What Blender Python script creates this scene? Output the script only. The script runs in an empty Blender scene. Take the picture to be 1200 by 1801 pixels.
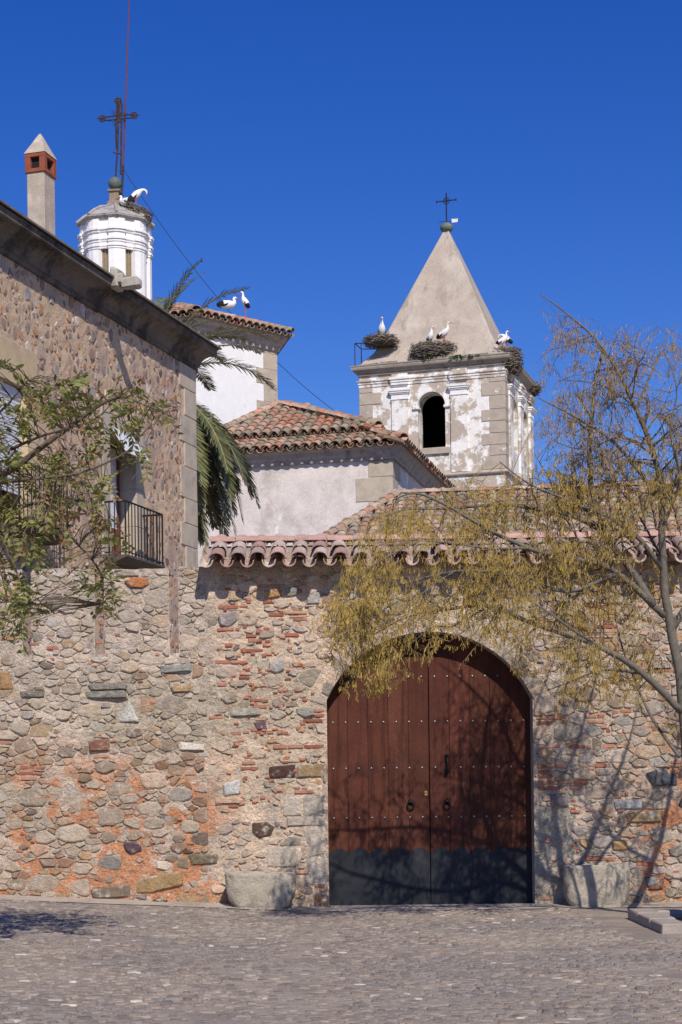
import bpy, math, random
import numpy as np
from mathutils import Vector, Matrix, noise
R = math.radians
random.seed(11); rnd = random.Random(5)
S = bpy.context.scene
# ------------------------------------------------------------------ camera, sky, sun, exposure
F_PX, EYE, ROLL, CX, HY = 3000.0, 1.38, 0.0122, 600.0, 1390.0     # photo is 1200 x 1801 px, horizon at row 1390
cam = bpy.data.cameras.new('camera'); camo = bpy.data.objects.new('camera', cam)
S.collection.objects.link(camo); S.camera = camo
cam.sensor_width = 36.0; cam.lens = 36.0*F_PX/1801.0
cam.shift_y = (HY-900.5)/1801.0
cam.clip_start = .1; cam.clip_end = 3000
camo.matrix_world = Matrix.Translation((0,0,EYE)) @ Matrix.Rotation(R(90),4,'X') @ Matrix.Rotation(-ROLL,4,'Z')
SUN = Vector((.235,-1.0,.93)).normalized()                          # towards the sun
elev = math.asin(SUN.z)
w = bpy.data.worlds.new('World'); S.world = w; w.use_nodes = True
nt = w.node_tree; nt.nodes.clear()
out = nt.nodes.new('ShaderNodeOutputWorld'); bg = nt.nodes.new('ShaderNodeBackground')
sky = nt.nodes.new('ShaderNodeTexSky'); sky.sky_type = 'NISHITA'; sky.sun_disc = False
sky.sun_elevation = elev; sky.sun_rotation = math.atan2(SUN.x, SUN.y)
sky.air_density = 1.15; sky.dust_density = 0.0; sky.ozone_density = 5.0; sky.altitude = 900
hs = nt.nodes.new('ShaderNodeHueSaturation'); hs.inputs['Saturation'].default_value = 1.33; hs.inputs['Hue'].default_value = .525
nt.links.new(sky.outputs[0], hs.inputs['Color']); nt.links.new(hs.outputs[0], bg.inputs[0])
bg.inputs[1].default_value = .112
nt.links.new(bg.outputs[0], out.inputs[0])
sl = bpy.data.lights.new('sun','SUN'); sl.energy = 4.5; sl.angle = R(.45); sl.color = (1,.93,.82)
so = bpy.data.objects.new('sun', sl); S.collection.objects.link(so)
so.rotation_euler = (-SUN).to_track_quat('-Z','Y').to_euler(); so.location = (5,-20,30)
S.view_settings.view_transform = 'Standard'; S.view_settings.look = 'None'
S.view_settings.exposure = 0.0; S.view_settings.gamma = 1.0
S.view_settings.use_curve_mapping = False
# ------------------------------------------------------------------ projecting helpers
cr, sr = math.cos(ROLL), math.sin(ROLL)
def ray(px, py):
    du, dv = px-CX, HY-py
    return Vector(((du*cr+dv*sr)/F_PX, 1.0, (-du*sr+dv*cr)/F_PX))
def P(px, py, Y):
    d = ray(px,py); return Vector((d.x*Y, Y, EYE+d.z*Y))
def proj(x, y, z):
    a, b = x/y, (z-EYE)/y
    return CX+F_PX*(a*cr-b*sr), HY-F_PX*(a*sr+b*cr)
class Frame:
    """a building's own axes: local x to the right, y away, turned by ang degrees"""
    def __init__(s, ox, oy, ang):
        s.o = Vector((ox,oy,0)); s.a = R(ang)
        s.e1 = Vector((math.cos(s.a),math.sin(s.a),0)); s.e2 = Vector((-math.sin(s.a),math.cos(s.a),0))
        s.c = Vector((0,0,EYE))
    def loc(s, p): q = Vector(p)-s.o; return Vector((q.dot(s.e1), q.dot(s.e2), q.z))
    def world(s, x,y,z): return s.o+s.e1*x+s.e2*y+Vector((0,0,z))
    def ry(s, px, py, y0=0):      # -> local x, z where the line of sight meets y = y0
        d = ray(px,py); t = (y0+(s.o-s.c).dot(s.e2))/d.dot(s.e2); p = s.loc(s.c+d*t); return p.x, p.z
    def rx(s, px, py, x0=0):      # -> local y, z where it meets x = x0
        d = ray(px,py); t = (x0+(s.o-s.c).dot(s.e1))/d.dot(s.e1); p = s.loc(s.c+d*t); return p.y, p.z
# ------------------------------------------------------------------ object helpers
COL = S.collection
def tag(o, label=None, cat=None, group=None, kind=None):
    if label: o['label'] = label
    if cat: o['category'] = cat
    if group: o['group'] = group
    if kind: o['kind'] = kind
    return o
def empty(name, loc=(0,0,0), rz=0, parent=None):
    o = bpy.data.objects.new(name, None); COL.objects.link(o); o.location = loc; o.rotation_euler = (0,0,rz)
    o.empty_display_size = .2
    if parent: o.parent = parent
    return o
def link(name, me, parent=None, mw=None):
    o = bpy.data.objects.new(name, me); COL.objects.link(o)
    if parent: o.parent = parent
    if mw is not None: o.matrix_local = mw
    return o
WHITE = (1,1,1)
class MB:
    def __init__(s): s.v=[]; s.f=[]; s.c=[]; s.m=[]
    def add(s, vs, fs, col=WHITE, mi=0):
        n = len(s.v); s.v += [tuple(v) for v in vs]
        for f in fs: s.f.append([i+n for i in f]); s.c.append(col); s.m.append(mi)
    def box(s, x0,x1,y0,y1,z0,z1, col=WHITE, mi=0, b=0):
        if b:
            s.bev(x0,x1,y0,y1,z0,z1,b,col,mi); return
        v=[(x,y,z) for z in (z0,z1) for y in (y0,y1) for x in (x0,x1)]
        s.add(v, [(0,2,3,1),(4,5,7,6),(0,1,5,4),(2,6,7,3),(0,4,6,2),(1,3,7,5)], col, mi)
    def bev(s, x0,x1,y0,y1,z0,z1,b,col=WHITE,mi=0, jit=0):
        # chamfered box
        X=(x0,x1);Y=(y0,y1);Z=(z0,z1); v=[];idx={}
        for i in (0,1):
            for j in (0,1):
                for k in (0,1):
                    sx,sy,sz=(1-2*i)*b,(1-2*j)*b,(1-2*k)*b
                    for ax in range(3):
                        p=[X[i]+sx,Y[j]+sy,Z[k]+sz]; p[ax]=(X[i],Y[j],Z[k])[ax]
                        if jit: p=[c+rnd.uniform(-jit,jit) for c in p]
                        idx[(i,j,k,ax)]=len(v); v.append(p)
        f=[]
        for ax in range(3):
            o=[a for a in range(3) if a!=ax]
            for s_ in (0,1):
                q=[]
                for (p_,q_) in ((0,0),(1,0),(1,1),(0,1)):
                    t=[0,0,0];t[ax]=s_;t[o[0]]=p_;t[o[1]]=q_; q.append(idx[(t[0],t[1],t[2],ax)])
                if (s_==0) != (ax==1): q=q[::-1]
                f.append(q)
        for ax in range(3):   # edges along ax
            o=[a for a in range(3) if a!=ax]
            for p_ in (0,1):
                for q_ in (0,1):
                    t0=[0,0,0];t1=[0,0,0];t1[ax]=1
                    for t in (t0,t1): t[o[0]]=p_;t[o[1]]=q_
                    f.append([idx[(*t0,o[0])],idx[(*t1,o[0])],idx[(*t1,o[1])],idx[(*t0,o[1])]])
        for i in (0,1):
            for j in (0,1):
                for k in (0,1): f.append([idx[(i,j,k,a)] for a in range(3)])
        s.add(v,f,col,mi)
    def tube(s, pts, rad, n=6, col=WHITE, mi=0, cap=True, cols=None, squash=1.0):
        pts=[Vector(p) for p in pts]; k=len(pts)
        if not hasattr(rad,'__len__'): rad=[rad]*k
        ref=None; base=len(s.v)
        for i,p in enumerate(pts):
            t=(pts[min(i+1,k-1)]-pts[max(i-1,0)])
            t = t.normalized() if t.length>1e-9 else Vector((0,0,1))
            if ref is None:
                ref = t.orthogonal().normalized() if abs(t.y)>.95 else t.cross(Vector((0,1,0))).normalized()
            ref=(ref-t*ref.dot(t)); ref=ref.normalized() if ref.length>1e-6 else t.orthogonal().normalized()
            bi=t.cross(ref)
            for j in range(n):
                a=2*math.pi*j/n
                s.v.append(tuple(p+(ref*math.cos(a)+bi*math.sin(a)*squash)*rad[i]))
        for i in range(k-1):
            for j in range(n):
                a=base+i*n+j; b=base+i*n+(j+1)%n
                s.f.append([a,b,b+n,a+n]); s.c.append(cols[i] if cols else col); s.m.append(mi)
        if cap:
            s.f.append([base+j for j in range(n)][::-1]); s.c.append(cols[0] if cols else col); s.m.append(mi)
            s.f.append([base+(k-1)*n+j for j in range(n)]); s.c.append(cols[-1] if cols else col); s.m.append(mi)
    def lathe(s, prof, n=16, cen=(0,0,0), col=WHITE, mi=0, a0=0.0, cap=True):
        base=len(s.v)
        for (r,z) in prof:
            for j in range(n):
                a=a0+2*math.pi*j/n; s.v.append((cen[0]+r*math.cos(a),cen[1]+r*math.sin(a),cen[2]+z))
        for i in range(len(prof)-1):
            for j in range(n):
                a=base+i*n+j; b=base+i*n+(j+1)%n
                s.f.append([a,b,b+n,a+n]); s.c.append(col); s.m.append(mi)
        if cap:
            s.f.append([base+j for j in range(n)][::-1]); s.c.append(col); s.m.append(mi)
            s.f.append([base+(len(prof)-1)*n+j for j in range(n)]); s.c.append(col); s.m.append(mi)
    def sweep(s, prof, path, col=WHITE, mi=0, close=False, cap=True):
        """prof: (out, up) pairs; path: list of (pos, outdir) with mitred outdirs"""
        base=len(s.v); k=len(prof)
        for p,o in path:
            p=Vector(p); o=Vector(o)
            for (a,b) in prof: s.v.append(tuple(p+o*a+Vector((0,0,b))))
        m=len(path)
        for i in range(m if close else m-1):
            i2=(i+1)%m
            for j in range(k-1):
                s.f.append([base+i*k+j,base+i2*k+j,base+i2*k+j+1,base+i*k+j+1]); s.c.append(col); s.m.append(mi)
        if cap and not close:
            for i in (0,m-1):
                s.f.append([base+i*k+j for j in range(k)]); s.c.append(col); s.m.append(mi)
    def build(s, name, mats, parent=None, smooth=False, off=None, mw=None):
        me=bpy.data.meshes.new(name)
        v=s.v
        if off is not None: v=[(a-off[0],b-off[1],c-off[2]) for a,b,c in v]
        me.from_pydata(v,[],s.f)
        if not isinstance(mats,(list,tuple)): mats=[mats]
        for m in mats: me.materials.append(m)
        if len(mats)>1: me.polygons.foreach_set('material_index', s.m)
        if any(c is not WHITE for c in s.c):
            at=me.attributes.new('col','FLOAT_COLOR','FACE')
            at.data.foreach_set('color', [x for c in s.c for x in (c[0],c[1],c[2],1.0)])
        if smooth: me.polygons.foreach_set('use_smooth',[True]*len(s.f))
        me.update()
        return link(name, me, parent, mw)
def mitre_path(pts, close=False):
    """2D polygon path -> (pos, outward dir) with mitres; outward = right-hand side of travel"""
    n=len(pts); res=[]
    for i,p in enumerate(pts):
        p=Vector((p[0],p[1],p[2] if len(p)>2 else 0))
        a=Vector(pts[i-1][:2]) if (i>0 or close) else None
        b=Vector(pts[(i+1)%n][:2]) if (i<n-1 or close) else None
        def nor(u,v): d=(v-u).normalized(); return Vector((d.y,-d.x))
        q=Vector(p[:2])
        if a is None: o=nor(q,b)
        elif b is None: o=nor(a,q)
        else:
            n1,n2=nor(a,q),nor(q,b); o=(n1+n2); o=o/(1+n1.dot(n2))
        res.append((p,Vector((o.x,o.y,0))))
    return res
def jitc(c, v=.12, h=.04):
    k=1+rnd.uniform(-v,v)
    return tuple(max(.004,x*k*(1+rnd.uniform(-h,h))) for x in c)
def mixc(a,b,t): return tuple(x+(y-x)*t for x,y in zip(a,b))
def nz(x,y,z=0): return noise.noise(Vector((x,y,z)))
def fbm(x,y,z=0,o=4): return noise.fractal(Vector((x,y,z)),1.0,2.0,o)
# ------------------------------------------------------------------ materials
MATS={}
def mat(name, col=None, rough=.9, layers=(), var=.18, vs=6.0, fine=.15, fs=60.0, bump=.35, bs=45.0, bd=.012, metal=0, spec=.25, transl=0, stretch=None):
    """col None -> face attribute 'col'. layers: (colour, scale, lo, hi[, stretch]) blotches mixed over it"""
    if name in MATS: return MATS[name]
    m=bpy.data.materials.new(name); m.use_nodes=True; t=m.node_tree; N=t.nodes; L=t.links
    b=N['Principled BSDF']; b.inputs['Roughness'].default_value=rough; b.inputs['Metallic'].default_value=metal
    b.inputs['Specular IOR Level'].default_value=spec
    geo=N.new('ShaderNodeNewGeometry')
    def vec(st):
        if not st: return geo.outputs['Position']
        mp=N.new('ShaderNodeVectorMath'); mp.operation='MULTIPLY'; mp.inputs[1].default_value=st
        L.new(geo.outputs['Position'],mp.inputs[0]); return mp.outputs[0]
    def nse(scale, det=5, st=None, rgh=.55):
        n=N.new('ShaderNodeTexNoise'); n.inputs['Scale'].default_value=scale; n.inputs['Detail'].default_value=det
        n.inputs['Roughness'].default_value=rgh
        L.new(vec(st),n.inputs['Vector']); return n.outputs['Fac']
    if col is None:
        a=N.new('ShaderNodeAttribute'); a.attribute_name='col'; cur=a.outputs['Color']
    else:
        a=N.new('ShaderNodeRGB'); a.outputs[0].default_value=(*col,1); cur=a.outputs[0]
    for i,ly in enumerate(layers):
        c,sc,lo,hi=ly[:4]; st=ly[4] if len(ly)>4 else None
        n=nse(sc,7,st,.68)
        r=N.new('ShaderNodeMapRange'); r.inputs[1].default_value=lo; r.inputs[2].default_value=hi; r.interpolation_type='SMOOTHSTEP'
        L.new(n,r.inputs[0]); x=N.new('ShaderNodeMix'); x.data_type='RGBA'
        L.new(r.outputs[0],x.inputs['Factor']); L.new(cur,x.inputs['A']); x.inputs['B'].default_value=(*c,1); cur=x.outputs['Result']
    def vary(cur, scale, amt, det):
        n=nse(scale,det); r=N.new('ShaderNodeMapRange'); r.inputs[1].default_value=.25; r.inputs[2].default_value=.75
        r.inputs[3].default_value=1-amt; r.inputs[4].default_value=1+amt; L.new(n,r.inputs[0])
        x=N.new('ShaderNodeMix'); x.data_type='RGBA'; x.blend_type='MULTIPLY'; x.inputs['Factor'].default_value=1
        L.new(cur,x.inputs['A']); cmb=N.new('ShaderNodeCombineColor')
        for k in range(3): L.new(r.outputs[0],cmb.inputs[k])
        L.new(cmb.outputs[0],x.inputs['B']); return x.outputs['Result']
    if var: cur=vary(cur,vs,var,4)
    if fine: cur=vary(cur,fs,fine,3)
    L.new(cur,b.inputs['Base Color'])
    if bump:
        bn=N.new('ShaderNodeBump'); bn.inputs['Strength'].default_value=bump; bn.inputs['Distance'].default_value=bd
        L.new(nse(bs,5,stretch,.65),bn.inputs['Height']); L.new(bn.outputs[0],b.inputs['Normal'])
    if transl:
        tr=N.new('ShaderNodeBsdfTranslucent'); L.new(cur,tr.inputs['Color'])
        mx=N.new('ShaderNodeMixShader'); mx.inputs[0].default_value=transl
        L.new(b.outputs[0],mx.inputs[1]); L.new(tr.outputs[0],mx.inputs[2]); L.new(mx.outputs[0],N['Material Output'].inputs['Surface'])
    MATS[name]=m; return m
M_STONE=mat('rubble_stone',None,.92,[((.46,.41,.34),8,.52,.68),((.15,.125,.105),14,.64,.78)],.22,11,.25,70,.95,26,.03)
M_MORTAR=mat('lime_mortar',None,.97,[((.25,.20,.155),21,.56,.70),((.64,.58,.50),9,.58,.72),((.33,.28,.225),2.6,.55,.68)],.22,5,.28,55,1.0,26,.045)
M_BRICK=mat('fired_brick',None,.9,[((.42,.36,.29),22,.6,.75)],.2,14,.2,80,.5,60,.01)
M_TILE=mat('roof_tile',None,.9,[((.16,.145,.10),5,.52,.68),((.44,.41,.33),16,.62,.72)],.25,9,.2,50,.4,50,.01)
M_TILE_NEAR=mat('coping_tile',None,.9,[((.40,.33,.28),14,.56,.68),((.12,.10,.085),24,.62,.74)],.22,9,.2,70,.45,60,.01)
M_WHITE=mat('whitewash',(.80,.78,.76),.9,[((.52,.46,.40),2.2,.60,.72),((.62,.58,.52),7,.58,.70)],.05,4,.06,30,.3,14,.03)
M_WHITE2=mat('clean_whitewash',(.82,.80,.79),.9,[((.60,.54,.48),3.4,.66,.76)],.05,4,.05,30,.25,14,.03)
M_TOWER=mat('flaking_whitewash',(.47,.395,.32),.92,[((.80,.77,.73),1.15,.47,.53),((.36,.29,.23),2.6,.62,.70),((.76,.73,.69),3.2,.60,.64)],.12,3,.1,20,.4,12,.04)
M_TOWERSTONE=mat('tower_stone',(.44,.37,.30),.92,[((.78,.75,.70),1.6,.60,.64),((.34,.285,.235),3,.58,.70)],.15,3,.1,22,.4,14,.03)
M_CORN=mat('weathered_cornice',(.33,.285,.235),.93,[((.15,.13,.11),2.0,.55,.68),((.62,.59,.54),2.6,.64,.70)],.2,4,.14,25,.5,14,.04)
M_SPIRE=mat('spire_render',(.43,.36,.29),.93,[((.50,.43,.36),.9,.46,.66),((.33,.275,.22),2.2,.50,.68,(1,1,.14)),((.27,.225,.18),6,.66,.74),((.60,.55,.49),5,.66,.76)],.10,1.6,.1,16,.35,12,.04)
M_SACR=mat('stained_render',(.66,.59,.545),.93,[((.50,.44,.40),.8,.52,.68),((.80,.77,.74),1.3,.60,.66,(1,1,.32)),((.40,.355,.325),3.2,.66,.76)],.14,2,.12,18,.35,12,.03)
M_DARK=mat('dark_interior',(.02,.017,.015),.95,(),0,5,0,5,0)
M_IRON=mat('wrought_iron',(.025,.023,.024),.6,[((.06,.03,.02),18,.6,.75)],.2,9,.1,60,.2,60,.004,.3)
M_RUST=mat('rusty_iron',(.045,.030,.028),.75,[((.11,.05,.032),9,.5,.7)],.2,9,.1,60,.2,60,.004,.1)
M_HSTONE=mat('facade_stone',None,.92,[((.36,.31,.26),16,.62,.76)],.2,12,.2,70,.5,50,.015)
M_HMORT=mat('facade_mortar',(.53,.385,.262),.97,[((.40,.29,.225),.9,.46,.62),((.58,.47,.37),3.2,.58,.70),((.34,.24,.20),15,.64,.74)],.14,4,.15,38,.6,24,.025)
M_ASHLAR=mat('dressed_granite',(.47,.395,.31),.92,[((.36,.31,.255),2.4,.52,.68),((.26,.22,.18),12,.64,.74)],.14,4,.16,60,.4,45,.012)
M_OCHRE=mat('ochre_surround',(.54,.42,.26),.92,[((.44,.34,.23),2.2,.5,.68)],.12,4,.12,50,.35,40,.012)
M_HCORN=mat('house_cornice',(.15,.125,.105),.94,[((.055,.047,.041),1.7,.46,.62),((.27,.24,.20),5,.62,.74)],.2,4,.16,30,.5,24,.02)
M_SHUT=mat('shutter_white',(.64,.65,.68),.5,(),.05,5,.03,40,0)
M_WOOD=mat('door_wood',None,.74,[((.062,.021,.014),2.2,.46,.66,(6,1,.5)),((.15,.056,.034),7,.58,.74,(8,1,.35)),((.05,.022,.016),1.3,.56,.70,(2,1,.8))],.20,3,.16,40,.3,30,.004,0,.12,0,(8,1,.5))
M_PLATE=mat('iron_sheet',(.020,.022,.028),.62,[((.034,.034,.038),3,.55,.7)],.15,6,.1,40,.15,25,.004,.2,.3)
M_STUD=mat('steel_stud',(.26,.265,.29),.42,(),.1,20,0,5,0,10,.01,.9)
M_BLACKI=mat('black_iron',(.012,.012,.013),.45,(),.1,20,0,5,0,10,.01,.4)
M_BRASS=mat('brass',(.62,.44,.16),.4,(),.1,20,0,5,0,10,.01,.8)
M_TROUGH=mat('granite_trough',(.42,.365,.285),.93,[((.30,.265,.21),6,.50,.64),((.52,.45,.35),10,.58,.70),((.12,.115,.10),26,.62,.72)],.16,7,.25,90,.8,48,.02)
M_COB=mat('cobble',None,.82,[((.32,.29,.27),30,.58,.72)],.2,20,.15,120,.3,80,.006)
M_GROUND=mat('dusty_ground',(.31,.258,.208),.96,[((.24,.198,.165),.9,.46,.64),((.39,.33,.265),2.2,.52,.68)],.15,2,.2,45,.5,40,.02)
M_KERB=mat('kerb_granite',(.35,.305,.255),.93,[((.30,.265,.23),5,.52,.68)],.14,8,.2,90,.4,60,.01)
M_BARK=mat('grey_bark',None,.93,[((.26,.235,.195),12,.60,.72)],.25,20,.2,90,.6,60,.012,0,.25,0,(1,1,.35))
M_CATKIN=mat('catkin',None,.9,(),.15,3,0,5,0,10,.01,0,.2,.18)
M_LEAF=mat('leaflet',None,.6,(),.15,5,0,5,0,10,.01,0,.35,.4)
M_PALM=mat('palm_leaf',None,.5,(),.15,3,0,5,0,10,.01,0,.4,.12)
M_PTRUNK=mat('palm_trunk',(.16,.115,.075),.95,(),.25,8,.2,30,.6,20,.04)
M_NEST=mat('nest_twig',None,.95,(),.2,8,0,5,0)
M_FEATHER=mat('stork_feather',None,.85,(),.06,10,0,5,0)
M_LOUVRE=mat('belfry_louvre',(.30,.235,.155),.85,(),.15,8,.1,30,0)
M_SLATE=mat('belfry_roof',(.37,.345,.32),.92,[((.24,.225,.22),3.2,.5,.64),((.50,.44,.34),6,.60,.72)],.18,5,.15,30,.5,16,.03)
M_TERRA=mat('terracotta',(.29,.085,.05),.9,[((.22,.06,.04),7,.55,.7)],.15,8,.12,40,.3,30,.01)
M_CHIM=mat('chimney_render',(.46,.385,.31),.94,[((.32,.27,.22),4,.58,.68),((.55,.48,.40),2,.55,.7)],.12,4,.12,30,.4,25,.02)
M_WEED=mat('weed_leaf',None,.7,(),.2,20,0,5,0,10,.01,0,.3,.2)
# ------------------------------------------------------------------ rubble packing
def darts(x0,x1,z0,z1, sizes, asp, tries, seed):
    """sizes: (radius, weight) list; asp >1 stretches along x. returns x, z, r"""
    rg=np.random.RandomState(seed); pr=np.array([s[1] for s in sizes],float); pr/=pr.sum()
    R_=np.sort(rg.choice([s[0] for s in sizes],tries,p=pr)*rg.uniform(.75,1.3,tries))[::-1]
    # big ones first in part, so that they find room
    X=rg.uniform(x0,x1,tries)/asp; Z=rg.uniform(z0,z1,tries)
    px=np.zeros(tries); pz=np.zeros(tries); r_=np.zeros(tries); n=0
    for i in range(tries):
        r=R_[i]
        if n:
            d=(px[:n]-X[i])**2+(pz[:n]-Z[i])**2
            if np.any(d<((r_[:n]+r)*.86)**2): continue
        px[n],pz[n],r_[n]=X[i],Z[i],r; n+=1
    return px[:n],pz[:n],r_[:n]
def clip(poly, nx, nz_, d):
    """keep points with nx*x+nz*z <= d"""
    res=[]; k=len(poly)
    for i in range(k):
        a=poly[i]; b=poly[(i+1)%k]
        da=nx*a[0]+nz_*a[1]-d; db=nx*b[0]+nz_*b[1]-d
        if da<=0: res.append(a)
        if (da<0<db) or (db<0<da):
            t=da/(da-db); res.append((a[0]+(b[0]-a[0])*t,a[1]+(b[1]-a[1])*t))
    return res
def cells(px,pz,r,asp,bbox,gap,K=16):
    out=[]; n=len(px)
    x0,x1,z0,z1=bbox
    for i in range(n):
        m=2.4*r[i]+.02
        poly=[(px[i]-m,pz[i]-m),(px[i]+m,pz[i]-m),(px[i]+m,pz[i]+m),(px[i]-m,pz[i]+m)]
        for (a,b,d) in ((-1,0,-x0/asp),(1,0,x1/asp),(0,-1,-z0),(0,1,z1)):
            poly=clip(poly,a,b,d)
        dd=(px-px[i])**2+(pz-pz[i])**2
        for j in np.argsort(dd)[1:K]:
            ex,ez=px[j]-px[i],pz[j]-pz[i]; D=math.hypot(ex,ez)
            off=(D*D+r[i]**2-r[j]**2)/(2*D)
            g=gap*rnd.uniform(.5,1.6)
            poly=clip(poly,ex/D,ez/D,(px[i]*ex+pz[i]*ez)/D+off-g)
            if len(poly)<3: break
        if len(poly)<3: out.append(None); continue
        out.append([(a*asp,b) for a,b in poly])
    return out
def parea(p): return .5*abs(sum(p[i][0]*p[(i+1)%len(p)][1]-p[(i+1)%len(p)][0]*p[i][1] for i in range(len(p))))
def cen(p): return sum(a for a,b in p)/len(p), sum(b for a,b in p)/len(p)
def soften(poly, jit):
    res=[]; k=len(poly)
    for i in range(k):
        a=poly[i]; b=poly[(i+1)%k]
        L=math.hypot(b[0]-a[0],b[1]-a[1])
        if L<.012: res.append(((a[0]+b[0])/2,(a[1]+b[1])/2)); continue
        for t in ((.07,.93) if L>.04 else (.5,)):
            res.append((a[0]+(b[0]-a[0])*t+rnd.uniform(-jit,jit),a[1]+(b[1]-a[1])*t+rnd.uniform(-jit,jit)))
    return res
def stone(mb, poly, h, fn, col, jit=.006, sink=.02):
    """one stone: rounded prism over poly; fn(a,b,out) -> xyz"""
    p=soften(poly,jit); k=len(p)
    if k<3: return
    cx,cz=cen(p); vs=[]
    tx,tz=rnd.uniform(-.25,.25),rnd.uniform(-.25,.25)
    for (s,hh) in ((1.0,-sink),(.985,h*.45),(.80,h)):
        for a,b in p:
            a2,b2=cx+(a-cx)*s,cz+(b-cz)*s
            e=(tx*(a-cx)+tz*(b-cz))*.5*(hh>0)+(rnd.uniform(-.15,.15)*h if hh==h else 0)
            vs.append(fn(a2,b2,hh+max(-h*.5,min(h*.6,e))))
    vs.append(fn(cx,cz,h*1.08)); fs=[]
    for r_ in range(2):
        for j in range(k): fs.append((r_*k+j,r_*k+(j+1)%k,(r_+1)*k+(j+1)%k,(r_+1)*k+j))
    for j in range(k): fs.append((2*k+j,2*k+(j+1)%k,3*k))
    mb.add(vs,fs,col)
# ------------------------------------------------------------------ ground
YW=20.0                                       # front plane of the gate wall
def gz(x,y): return .05*max(0,-x-.35)*(1 if y<60 else 1)
mb=MB(); gx=[-900,-300,-90,-40,-20]+[i*.6-12 for i in range(41)]+[20,40,90,300,900]; gy=[-900,-200,-40,-5]+[i*.6 for i in range(0,36)]+[24,40,90,300,1500]
nx_=len(gx)
for yy in gy:
    for xx in gx:
        z=gz(xx,yy) if abs(xx)<13 else gz(math.copysign(13,xx),yy)
        near = .006*fbm(xx*1.3,yy*1.3) if abs(xx)<12 and 0<yy<22 else 0
        mb.v.append((xx,yy,z+near))
for j in range(len(gy)-1):
    for i in range(nx_-1):
        a=j*nx_+i; mb.f.append([a,a+1,a+nx_+1,a+nx_]); mb.c.append(WHITE); mb.m.append(0)
ground=mb.build('ground',M_GROUND); tag(ground,kind='structure')
# cobbles: low domed stones bedded in the dust
paving=empty('cobbled_paving',(0,15,0)); tag(paving,'cobbled paving of the square in front of the gate',None,None,'structure')
rg=np.random.RandomState(3); cob=[]
yy=8.6; row=0
while yy<19.75:
    dy=rg.uniform(.055,.085); xx=-6.6+rg.uniform(0,.1)
    while xx<6.8:
        wx=rg.uniform(.06,.15)
        cob.append((xx+wx/2,yy+rg.uniform(-.012,.012),wx*.5*rg.uniform(.80,.98),dy*.5*rg.uniform(.74,.98))); xx+=wx
    yy+=dy; row+=1
CPAL=[(.24,.20,.165),(.195,.163,.143),(.265,.217,.175),(.22,.18,.154),(.295,.236,.183),(.17,.14,.122),(.25,.195,.154),(.21,.186,.168)]
keep=[]
for (x,y,a,b) in cob:
    e=19.45+.22*fbm(x*.8,3.1)+(.0 if x<1.5 else -.25*(x-1.5))
    if x>2.6: e=min(e,15.3)
    if y>e and rnd.random()<min(1,.45+(y-e)*1.8): continue
    if y>19.42+.06*fbm(x*1.7,8.8): continue
    if 2.72<x<9 and 15.45<y<19: continue
    if rnd.random()<.10+.75*max(0,fbm(x*.35+3,y*.8,5)-.05): continue
    if fbm(x*.7+9,y*.7)>.42 and rnd.random()<.35: continue
    keep.append((x,y,a,b))
def cob_mesh(mb,x,y,a,b):
    c=rnd.choice(CPAL); t=fbm(x*.55,y*.55,4)
    c=mixc(c,(.175,.158,.147) if t<0 else (.29,.243,.193),min(.65,abs(t)*1.2))
    if rnd.random()<.015: c=jitc((.44,.385,.32),.15,.02)
    c=jitc(c,.22,.02); k=7; ph=rnd.uniform(0,6.28); h=rnd.uniform(.004,.014); z=gz(x,y)+.004*fbm(x*1.3,y*1.3)
    rr=[rnd.uniform(.86,1.1) for _ in range(k)]; vs=[]
    for s_,zz in ((1.0,-.008),(.72,h)):
        for j in range(k):
            t=ph+j*6.2832/k; ct,st=math.cos(t),math.sin(t)
            q=1/max(abs(ct),abs(st))**.45
            vs.append((x+a*rr[j]*s_*ct*q,y+b*rr[j]*s_*st*q,z+zz+rnd.uniform(-.002,.002)))
    vs.append((x,y,z+h*1.12))
    mb.add(vs,[(j,(j+1)%k,k+(j+1)%k,k+j) for j in range(k)]+[(k+j,k+(j+1)%k,2*k) for j in range(k)],c)
def inview(x,y):
    u,v=proj(x,y,0); return 4<u<1196 and v<1799
view=sorted([c for c in keep if inview(c[0],c[1])],key=lambda c:-(c[2]*c[3]/c[1]**3))[:300]
vset=set(view)
for c in view:
    mb=MB(); cob_mesh(mb,*c); mb.build('cobble',M_COB,paving,off=(0,15,0))
mb=MB()
for c in keep:
    if c not in vset: cob_mesh(mb,*c)
tag(mb.build('cobbles',M_COB,paving,off=(0,15,0)),kind='stuff')
# ------------------------------------------------------------------ gate opening
XL,XR=P(577,1420,YW).x,P(939.5,1420,YW).x
XC=(XL+XR)/2; HW=(XR-XL)/2; ZSP=P(757,1229,YW).z; RISE=P(757,1111,YW).z-ZSP
RA=(HW*HW+RISE*RISE)/(2*RISE); ZC=ZSP+RISE-RA
def arch(x): return ZC+math.sqrt(max(0,RA*RA-(x-XC)**2))
XE=P(365,1200,YW).x                            # where the coping roof and the gate wall begin
ZTL=P(200,1001,YW).z                           # top of the crenellated wall
ZTG=P(600,992,YW).z                            # top of the gate wall under its tiles
ZSL=P(200,1150,YW).z                           # foot of the slits
SLITS=[(P(a,1080,YW).x,P(b,1080,YW).x) for a,b in ((40,55),(167,184),(298,314))]
SLITS=[(SLITS[0][0]-2.55,SLITS[0][1]-2.55),(SLITS[0][0]-1.7,SLITS[0][1]-1.7),(SLITS[0][0]-.85,SLITS[0][1]-.85)]+SLITS
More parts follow.
